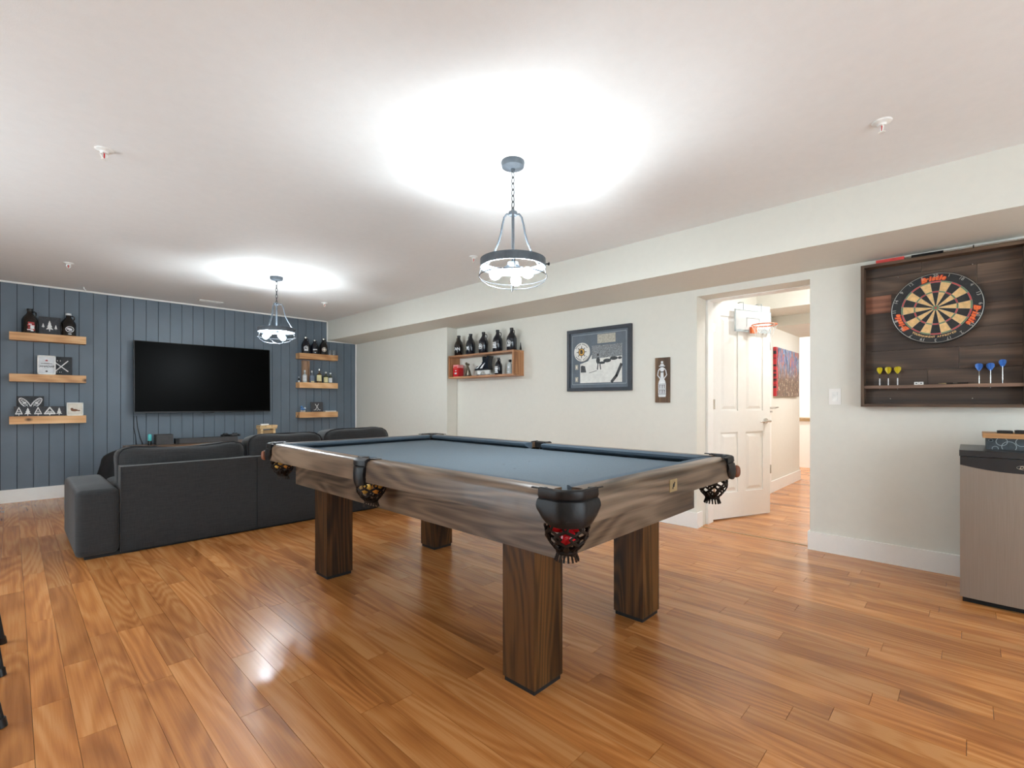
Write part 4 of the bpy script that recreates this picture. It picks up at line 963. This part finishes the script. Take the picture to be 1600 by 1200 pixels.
# ------------------------------------------------------------------ framed picture and bottle sign
def build_picture():
    y0, y1, z0, z1 = 2.338, 3.101, 1.2135, 1.857; w = y1-y0; h = z1-z0
    t = thing('framed_memorabilia', 'dark framed hockey display with round emblem and black and white photo', 'picture', (XR, (y0+y1)/2, (z0+z1)/2))
    # drawing plane: x right as seen = -Y
    M = lambda d: T(-d, 0, 0) @ FACE_X
    fr = B()
    for x0, x1, q0, q1 in ((-w/2, w/2, h/2-.034, h/2), (-w/2, w/2, -h/2, -h/2+.034), (-w/2, -w/2+.034, -h/2+.034, h/2-.034), (w/2-.034, w/2, -h/2+.034, h/2-.034)): fr.prism([(x0, q0), (x1, q0), (x1, q1), (x0, q1)], 0, .034, FACE_X)
    fr.obj('frame', 'frame_blue', t, smooth=False)
    mt = B().prism([(-w/2+.03, -h/2+.03), (w/2-.03, -h/2+.03), (w/2-.03, h/2-.03), (-w/2+.03, h/2-.03)], 0, .014, FACE_X).obj('mat_board', 'mat_blue', t, smooth=False)
    b = B(); i = .06; P = [(-w/2+i, -h/2+i+.01), (w/2-i, -h/2+i+.01), (w/2-i, h/2-i), (-w/2+i, h/2-i)]; stroke(b, P, .004, M(.014), closed=True); b.obj('mat_line', 'grey_line', mt, smooth=False)
    # photo (generic ice scene)
    def pp(fx, fy): return (-w/2+fx*w, h/2-fy*h)
    A, Bq, Cq, Dq = pp(.22, .60), pp(.86, .87), pp(.86, .28), pp(.22, .30)
    ph = B().prism([pp(.21, .87), pp(.86, .87), pp(.86, .28), pp(.40, .28), pp(.40, .42), pp(.34, .52), pp(.21, .56)], .014, .017, FACE_X).obj('photograph', 'photo_ice', t, smooth=False)
    B().prism([pp(.40, .49), pp(.86, .47), pp(.86, .28), pp(.40, .28)], .017, .0174, FACE_X).obj('crowd', 'photo_grey', ph, smooth=False)
    s = B()
    for cxx, cyy, a, c in ((.50, .52, .03, .055), (.50, .43, .018, .02), (.56, .56, .05, .02), (.64, .53, .06, .03), (.74, .50, .06, .028), (.83, .50, .03, .02)): s.prism(ring2(1, 14, a*w, c*h, *pp(cxx, cyy)), .0174, .0178, FACE_X)
    stroke(s, [pp(.50, .56), pp(.49, .66)], .012, FACE_X, .0174, .0178); stroke(s, [pp(.53, .57), pp(.54, .66)], .012, FACE_X, .0174, .0178); stroke(s, [pp(.48, .68), pp(.36, .71)], .005, FACE_X, .0174, .0178); stroke(s, [pp(.71, .86), pp(.78, .77), pp(.85, .60)], .03, FACE_X, .0174, .0178)
    s.prism([pp(.22, .70), pp(.31, .70), pp(.29, .60), pp(.24, .585), pp(.22, .60)], .0174, .0176, FACE_X); s.obj('figures', 'photo_dark', ph, smooth=False)
    # emblem disc
    c = pp(.245, .37); R = .098
    e = B().lathe([(0, .014), (R, .014), (R, .026), (R*.96, .03), (0, .03)], 36, T(0, 0, 0) @ FACE_X @ T(c[0], c[1], 0)).obj('emblem_disc', 'puck_white', t)
    m2 = FACE_X @ T(c[0], c[1], .0301)
    g = B(); g.prism(ring2(.036, 20), 0, .0008, m2)
    g.obj('emblem_centre', 'gold', e, smooth=False)
    k = B()
    for a in range(8): q = a*PI/4; stroke(k, [(.036*math.cos(q), .036*math.sin(q)), (.06*math.cos(q), .06*math.sin(q))], .007, m2)
    stroke(k, ring2(.038, 20), .005, m2, 0, .0012, True); k.add(text_mesh('B', .052, .003), m2 @ T(0, 0, .0012))
    for a0, a1, n in ((.55, PI-.55, 13), (PI+.65, 2*PI-.65, 10)):
        for i in range(n):
            if i == n//2: continue
            q = a0+(a1-a0)*i/(n-1); stroke(k, [(.077*math.cos(q), .077*math.sin(q)), (.086*math.cos(q), .086*math.sin(q))], .006, m2)
    k.obj('emblem_marks', 'ink', e, smooth=False)
    q = [pp(.49, .25), pp(.765, .25), pp(.765, .11), pp(.49, .11)]; B().prism(q, .014, .018, FACE_X).obj('plaque', 'plaque', t, smooth=False)
    for fy in (.60, .80):
        q = [pp(.13, fy+.05), pp(.175, fy+.05), pp(.175, fy-.03), pp(.13, fy-.03)]; r_ = B().prism(q, .014, .02, FACE_X).obj('small_medal', 'plaque', t, smooth=False)
        B().prism([pp(.14, fy+.03), pp(.165, fy+.03), pp(.165, fy-.01), pp(.14, fy-.01)], .02, .0204, FACE_X).obj('medal_face', 'cream_card', r_, smooth=False)
    y0, y1, z0, z1 = 1.957, 2.097, 1.096, 1.507; w = y1-y0; h = z1-z0
    t = thing('bottle_sign', 'narrow brown wooden sign with a white cut-out bottle figure in a hat', 'sign', (XR, (y0+y1)/2, (z0+z1)/2))
    B().prism([(-w/2, -h/2), (w/2, -h/2), (w/2, h/2), (-w/2, h/2)], 0, .018, FACE_X).bevel(.002, 1).obj('board', 'sign_wood', t, smooth=False)
    M2 = T(-.018, 0, 0) @ FACE_X
    b = B(); b.prism([(-.032, -.155), (.032, -.155), (.036, -.14), (.036, -.035), (.03, -.01), (.015, .015), (.013, .07), (-.013, .07), (-.015, .015), (-.03, -.01), (-.036, -.035), (-.036, -.14)], 0, .004, M2)
    b.prism(ring2(1, 16, .019, .024, 0, .098), 0, .005, M2); b.prism(ring2(1, 14, .03, .007, 0, .127), 0, .006, M2); b.prism([(-.017, .127), (.017, .127), (.014, .148), (-.014, .148)], 0, .005, M2); b.prism(ring2(.011, 12, 1, 1, 0, .163), 0, .005, M2)
    for s in (-1, 1): stroke(b, [(s*.018, .012), (s*.044, .045), (s*.036, .085), (s*.022, .105)], .008, M2, 0, .004)
    b.obj('bottle_figure', 'label_white', t, smooth=False)
    b = B(); b.prism(ring2(1, 14, .028, .004, 0, .121), 0, .0065, M2); b.prism([(-.016, .078), (.016, .078), (.012, .07), (-.012, .07)], 0, .0055, M2)
    M3 = T(-.0221, 0, 0) @ FACE_X
    for z in (-.06, -.105):
        for x in (-.024, -.008, .008, .024):
            stroke(b, [(x, z-.014), (x, z+.014)], .005, M3); stroke(b, [(x-.004, z+.012), (x+.005, z+.012)], .004, M3)
    stroke(b, [(-.034, -.128), (.034, -.128)], .004, M3); stroke(b, [(-.034, -.083), (.034, -.083)], .003, M3); stroke(b, [(-.034, -.037), (.034, -.037)], .003, M3)
    b.obj('ink_marks', 'ink', t, smooth=False)
build_picture()

# ------------------------------------------------------------------ dart cabinet
def build_darts():
    y0, y1, z0, z1, dp = -.252, .537, 1.068, 2.036, .09
    t = thing('dart_cabinet', 'dark stained wooden dartboard cabinet frame on the right wall', 'cabinet', (XR-.0015, (y0+y1)/2, z0))
    hw = (y1-y0)/2; H = z1-z0; th = .019
    for y in (-hw, hw-th): B().box(-dp, 0, y, y+th, 0, H).bevel(.0015, 1).obj('side_board', 'barn_frame_Z', t, smooth=False)
    for z in (0, H-th): B().box(-dp, 0, -hw+th, hw-th, z, z+th).bevel(.0015, 1).obj('end_board', 'barn_frame_Y', t, smooth=False)
    zl = .128
    for xa, xb in ((-.075, -.0490), (-.0440, -.019)): B().box(xa, xb, -hw+th, hw-th, zl-.004, zl+.016).obj('dart_ledge', 'ledge_wood', t, smooth=False)
    zz = th; k = 0; rr = random.Random(3); yi0, yi1 = -hw+th, hw-th
    cuts = [None, .05, -.1, None, .16, None, -.18, .08]
    rows = [.112, .115, .135, .118, .14, .12, .125, .2]
    for rw, ct in zip(rows, cuts):
        top = min(zz+rw, H-th)
        segs = [(yi0, yi1)] if ct is None else [(yi0, ct), (ct, yi1)]
        if abs(zz-.639) < .01: segs = [(yi0, .235), (.235, yi1)]
        for a, c in segs:
            B().box(-.018+rr.random()*.002, 0, a+.0008, c-.0008, zz+.0008, top-.0008).obj('back_plank', 'barn_red' if a == .235 else 'barn_brown', t, smooth=False)
        zz = top
    for y, z in ((.24, .055), (-.16, .055), (.2, .87), (-.16, .885)): B().lathe([(0, .018), (.004, .018), (.003, .0205), (0, .0207)], 10, T(0, y, z) @ FACE_X @ T(0, 0, .001)).obj('screw', 'chrome', t)
    # board
    c = Vector((XR-.0225, .152, 1.70)); R = .2255
    d = thing('dartboard', 'round bristle dartboard with black and cream segments in the wooden cabinet', 'dartboard', c)
    B().lathe([(0, 0), (R, 0), (R, .036), (R-.003, .039), (0, .039)], 64, FACE_X).obj('body', 'dart_black', d)
    def seg(b, r0, r1, i, z):
        a0 = PI/2-(i-.5)*PI/10; a1 = PI/2-(i+.5)*PI/10; P = []
        for q in range(4): a = a0+(a1-a0)*q/3; P.append((r1*math.cos(a), r1*math.sin(a)))
        for q in range(4): a = a1+(a0-a1)*q/3; P.append((r0*math.cos(a), r0*math.sin(a)))
        b.prism(P, .0388, z, FACE_X)
    for i in range(20):
        s, k = ('dart_black', 'dart_red') if i % 2 == 0 else ('dart_cream', 'green')
        for r0, r1, zz_, m, nm in ((.016, .099, .0394, s, 'segment'), (.107, .162, .0394, s, 'segment'), (.099, .107, .0396, k, 'treble_bed'), (.162, .170, .0396, k, 'double_bed')):
            b = B(); seg(b, r0, r1, i, zz_); b.obj(nm, m, d, smooth=False)
    B().prism(ring2(.016, 20), .0388, .0396, FACE_X).obj('outer_bull', 'green', d, smooth=False); B().prism(ring2(.0065, 16), .0396, .0399, FACE_X).obj('bull', 'dart_red', d, smooth=False)
    w = B()
    circ = lambda r, n=64: [tuple(FACE_X @ Vector((r*math.cos(2*PI*i/n), r*math.sin(2*PI*i/n), .0402))) for i in range(n)]
    for r in (.016, .099, .107, .162, .170): w.tube(circ(r), .0006, 4, True)
    w.tube(circ(.2195), .0016, 5, True)
    for i in range(20):
        a = (i+.5)*PI/10; w.tube([tuple(FACE_X @ Vector((r*math.cos(a), r*math.sin(a), .0402))) for r in (.016, .172)], .0005, 4)
    w.obj('wire_spider', 'dart_wire', d)
    nums = [20, 1, 18, 4, 13, 6, 10, 15, 2, 17, 3, 19, 7, 16, 8, 11, 14, 9, 12, 5]; b = B()
    for i, n in enumerate(nums):
        a = PI/2-i*PI/10; flip = 0
        b.add(text_mesh(str(n), .026, 0), FACE_X @ T(.205*math.cos(a), .205*math.sin(a), .0405) @ RZ(a-PI/2+flip))
    b.obj('numbers', 'dart_wire', d, smooth=False)
    s = 'TOURNAMENT APPROVED'; b = B(); n = len(s); wd = {'I': .4, 'M': 1.3, 'W': 1.3, ' ': .7}; tot = sum(wd.get(x, 1) for x in s); acc = 0
    for x in s:
        k = wd.get(x, 1); q = (acc+k/2)/tot-.5; acc += k; a = -PI/2-.06+q*1.22
        if x != ' ': b.add(text_mesh(x, .0155, .0006), FACE_X @ T(.184*math.cos(a), .184*math.sin(a), .0394) @ RZ(a+PI/2))
    b.obj('lettering', 'dart_cream', d, smooth=False)
    for a0, flip in ((PI/2+.06, 0), (-.36, 0), (PI+.42, 0)):
        s = 'Bristle'; b = B(); g = B()
        for i, x in enumerate(s):
            a = a0+.26-.52*i/(len(s)-1); b.add(text_mesh(x, .036 if i else .04, .0022, .0006, .25), FACE_X @ T(.190*math.cos(a), .190*math.sin(a), .0402) @ RZ(a-PI/2))
            g.add(text_mesh(x, .036 if i else .04, .0045, .0003, .25), FACE_X @ T(.190*math.cos(a), .190*math.sin(a), .0396) @ RZ(a-PI/2))
        b.obj('brand_script', 'orange', d, smooth=False); g.obj('brand_outline', 'label_red', d, smooth=False)
    # darts standing in the ledge
    for u, col, lb, zo in ((1374.6, 'yellow', 'leftmost dart with yellow flights', 0), (1388, 'yellow', 'middle dart with yellow flights', 0), (1402.5, 'yellow', 'rightmost dart with yellow flights', 0), (1529.8, 'sky_blue', 'leftmost dart with blue flights', 0), (1547.6, 'sky_blue', 'middle dart with blue flights', 0), (1566.5, 'sky_blue', 'tallest dart with blue flights, at the right', .018)):
        X = XR-.048; y = at_x(u, 590, X).y
        e = thing('dart', lb+' standing in the cabinet ledge', 'dart', (X, y, z0+zl+.016-.0138+zo), random.random(), 'darts in the cabinet')
        B().cyl((0, 0, -.012-zo*.3), (0, 0, .016), .0012, 6).obj('point', 'steel_blade', e)
        B().lathe([(0, .014), (.003, .014), (.0036, .03), (.0028, .036), (.0036, .044), (.003, .062), (0, .062)], 10).obj('barrel', 'label_white' if col == 'yellow' else 'chrome', e)
        B().cyl((0, 0, .06), (0, 0, .10), .0016, 6).obj('shaft', 'black_plastic' if col == 'yellow' else 'chrome', e)
        f = B()
        for a in range(4):
            q = a*PI/2+.5; f.prism([(0, .088), (.012, .102), (.021, .118), (.0205, .131), (.012, .137), (0, .138)], -.0004, .0004, RZ(q) @ RX(PI/2))
        f.obj('flight', col, e, smooth=False)
    X = XR-.045; zt = z0+zl+.0165
    for u, lb in ((1432, 'left of two small white erasers on the dart ledge'), (1439.5, 'right of two small white erasers on the dart ledge')):
        y = at_x(u, 598, X).y
        e = thing('eraser', lb, 'eraser', (X, y, zt), 0, 'erasers on the ledge')
        B().box(-.012, .012, -.011, .011, 0, .018).bevel(.002, 1).obj('body', 'white_paint', e); B().box(-.0125, -.012, -.005, .005, .006, .012).obj('print', 'grey_plastic', e)
    ya, yb = at_x(1466, 598, X).y, at_x(1513, 596, X).y
    e = thing('pen', 'black pen with brass tip lying on the dart ledge', 'pen', (X, (ya+yb)/2, zt)); L_ = (ya-yb)/2
    B().cyl((0, -L_, .005), (0, L_*.45, .005), .005, 10).obj('barrel', 'black_plastic', e); B().cyl((0, L_*.45, .005), (0, L_, .005), .0045, 10, .001).obj('tip', 'brass', e); B().tube([(-.004, -.02, .006), (-.0045, .0, .0065)], .0016, 6).obj('clip', 'chrome', e)
    # pole lying on top of the cabinet
    X = XR-.05; zt = z1+.001
    e = thing('telescopic_pole', 'silver rod with red grip and black sleeve lying on the dart cabinet', 'pole', (X, 0, zt))
    Y = lambda u: at_x(u, 395, X).y
    B().tube([(0, Y(1412), .013), (0, y0+.01, .013)], .007, 10).obj('rod', 'chrome', e)
    B().box(-.012, .012, Y(1413), Y(1369), 0, .026).bevel(.004, 2).obj('grip', 'red_soft', e); B().tube([(0, Y(1424), .013), (0, Y(1474), .013)], .0128, 12).obj('sleeve', 'black_plastic', e)
    B().tube([(.013*math.cos(a), Y(1521), .013+.013*math.sin(a)) for a in [2*PI*i/16 for i in range(16)]], .003, 6, True).obj('ring', 'black_plastic', e)
build_darts()

# ------------------------------------------------------------------ bar fridge
def build_fridge():
    x0, ya = 3.588, .034; w = .47; hd = .245
    t = thing('bar_fridge', 'stainless steel bar fridge with black top against the right wall', 'fridge', (x0+hd, ya-w/2, 0))
    hw = w/2
    B().box(-hd+.045, hd, -hw+.004, hw-.004, .03, .80).obj('cabinet', 'fridge_black', t, smooth=False)
    def bow(y): return .012*(1-(y/hw)**2)
    N = 14
    def front(za, zb, extra, depth, lift=lambda y: 0):
        b = B(); v = []; f = []
        for i in range(N+1):
            y = -hw+w*i/N
            xx = -hd-bow(y)-extra+.012
            v += [(xx, y, za(y)), (xx, y, zb(y)), (-hd+depth, y, zb(y)), (-hd+depth, y, za(y))]
        for i in range(N):
            for j in range(4): f.append((4*i+j, 4*i+(j+1) % 4, 4*i+4+(j+1) % 4, 4*i+4+j))
        f += [(3, 2, 1, 0), (4*N, 4*N+1, 4*N+2, 4*N+3)]; b._new(v, f); return b
    cur = lambda y: .757-.028*(1-(y/hw)**2)
    front(lambda y: .035, cur, 0, .045).obj('door', 'brushed_steel', t)
    hs = front(cur, lambda y: .803, .003, .045).obj('handle_strip', 'fridge_black', t)
    B().box(-hd-.004, hd, -hw-.003, hw+.003, .806, .838).bevel(.008, 2).obj('top', 'fridge_black', t)
    B().box(-hd+.05, hd-.02, -hw+.01, hw-.01, 0, .032).obj('base', 'black_matte', t)
    lg = B(); P = at_x(1592, 731, x0-.01)
    yy = P.y-(ya-w/2)-.028; m2 = T(-hd-bow(yy)-.0035+.012, yy, P.z) @ FACE_X
    lg.add(text_mesh('Danby', .02, .0004, .0005, .3), m2); stroke(lg, ring2(1, 20, .036, .011), .0012, m2, closed=True); lg.obj('logo', 'chrome', hs, smooth=False)
    # patterned box with wooden tray and black things on it
    X = 3.74; zt = .8385
    ya = at_x(1541, 700, X).y
    s = thing('patterned_box', 'dark storage box with pale circles standing on the fridge', 'box', (X, ya, zt)); hgt = .062; wd = .30
    B().box(0, .22, -wd, 0, 0, hgt).bevel(.002, 1).obj('body', 'patterned_box', s, smooth=False)
    b = B(); F = T(-.0002, 0, 0) @ FACE_X
    for x, y, r in ((.018, .050, .008), (.06, .045, .022), (.088, .018, .028), (.135, .045, .022), (.035, .006, .012), (.175, .02, .025)):
        pts = [(x+r*math.cos(a), y+r*math.sin(a)) for a in [2*PI*i/24 for i in range(24)]]
        for i in range(24):
            p, q = pts[i], pts[(i+1) % 24]
            if 0 < p[1] < hgt and 0 < q[1] < hgt and p[0] > 0 and q[0] > 0: stroke(b, [p, q], .003, F, 0, .0006)
    b.obj('circle_print', 'grey_line', s, smooth=False)
    tr = thing('wooden_tray', 'light wooden tray resting on the patterned box', 'tray', (X, ya, zt+hgt+.0005))
    B().box(-.012, .23, -wd-.01, .014, 0, .026).bevel(.003, 1).obj('board', 'tray_wood', tr)
    for u0, u1, lb, hh in ((1558, 1583, 'left black device lying on the wooden tray', .014), (1586, 1612, 'right black device lying on the wooden tray', .018)):
        a, c = at_x(u0, 680, X+.03).y, at_x(u1, 680, X+.03).y
        e = thing('black_device', lb, 'device', (X+.03, (a+c)/2, zt+hgt+.0270), 0, 'devices on the tray')
        B().box(0, .06, -(a-c)/2, (a-c)/2, 0, hh).bevel(.003, 2).obj('body', 'black_plastic', e); B().box(.005, .055, -(a-c)/2+.006, (a-c)/2-.006, hh, hh+.001).obj('keypad', 'grey_plastic', e)
build_fridge()

# ------------------------------------------------------------------ ceiling fittings
def build_ceiling_bits():
    for u, v, lb, full in ((1378, 190, 'white ceiling sprinkler head with red bulb near the dartboard side', True), (740, 401, 'white ceiling sprinkler head left of the pool table lamp', True), (163, 234, 'white ceiling sprinkler head at the upper left of the room', True), (107, 411, 'white ceiling sprinkler head near the left end of the blue wall', True), (131, 448.5, 'tiny white ceiling hook just before the blue wall', False), (507, 473, 'white ceiling sprinkler head near the soffit corner', True)):
        p = at_z(u, v, ZC)
        if not full:
            o = B().tube([(0, 0, 0), (0, 0, -.02), (.012, 0, -.03), (.014, 0, -.045), (0, 0, -.05)], .005, 8).obj('ceiling_hook', 'white_paint', loc=p); tag(o, lb, 'hook'); continue
        t = thing('sprinkler_head', lb, 'sprinkler', p, .4, 'ceiling sprinklers')
        B().lathe([(0, 0), (.04, 0), (.038, -.006), (.02, -.012), (.016, -.02), (0, -.02)], 24).obj('escutcheon', 'white_paint', t)
        b = B()
        for s in (-1, 1): b.tube([(s*.008, 0, -.018), (s*.018, 0, -.03), (s*.010, 0, -.045), (0, 0, -.05)], .003, 6)
        b.obj('frame', 'white_paint', t); B().cyl((0, 0, -.02), (0, 0, -.046), .003, 8).obj('bulb', 'red', t)
        B().lathe([(0, -.05), (.014, -.05), (.014, -.053), (0, -.053)], 16).obj('deflector', 'white_paint', t)
    p, q = at_z(310, 468.5, ZC), at_z(348, 473, ZC)
    t = thing('ceiling_vent', 'slim white slot vent in the ceiling before the blue wall', 'vent', ((p.x+q.x)/2, (p.y+q.y)/2, ZC)); hl = (q.x-p.x)/2
    b = B()
    for y in (-.04, .032): b.box(-hl, hl, y, y+.008, -.008, 0)
    for x in (-hl, hl-.008): b.box(x, x+.008, -.032, .032, -.008, 0)
    b.obj('frame', 'white_paint', t, smooth=False)
    for i in range(3): B().box(-hl+.008, hl-.008, -.024+i*.018, -.012+i*.018, -.006, -.001).obj('slat', 'white_paint', t, smooth=False)
build_ceiling_bits()

# ------------------------------------------------------------------ stools at the left edge (only their feet reach into view)
def stool(x, y, rz, label):
    t = thing('bar_stool', label, 'stool', (x, y, 0), rz, 'black stools')
    B().lathe([(0, .70), (.16, .70), (.17, .715), (.165, .74), (.12, .75), (0, .752)], 28).obj('seat', 'black_plastic', t)
    for sx in (-1, 1):
        for sy in (-1, 1):
            l = B().tube([(sx*.10, sy*.10, .70), (sx*.185, sy*.185, .01)], .012, 10).obj('leg', 'black_matte', t); B().cyl((sx*.183, sy*.183, .03), (sx*.187, sy*.187, 0), .016, 10).obj('rubber_foot', 'black_plastic', l)
    b = B(); r = .155; b.tube([(r, r, .25), (-r, r, .25), (-r, -r, .25), (r, -r, .25)], .007, 8, True); b.obj('foot_ring', 'black_matte', t)
stool(-.215, 2.995, 0, 'black metal stool whose splayed feet reach into the left edge, farther one')
stool(-.27, 2.46, .42, 'black metal stool whose foot reaches into the left edge, nearer one')
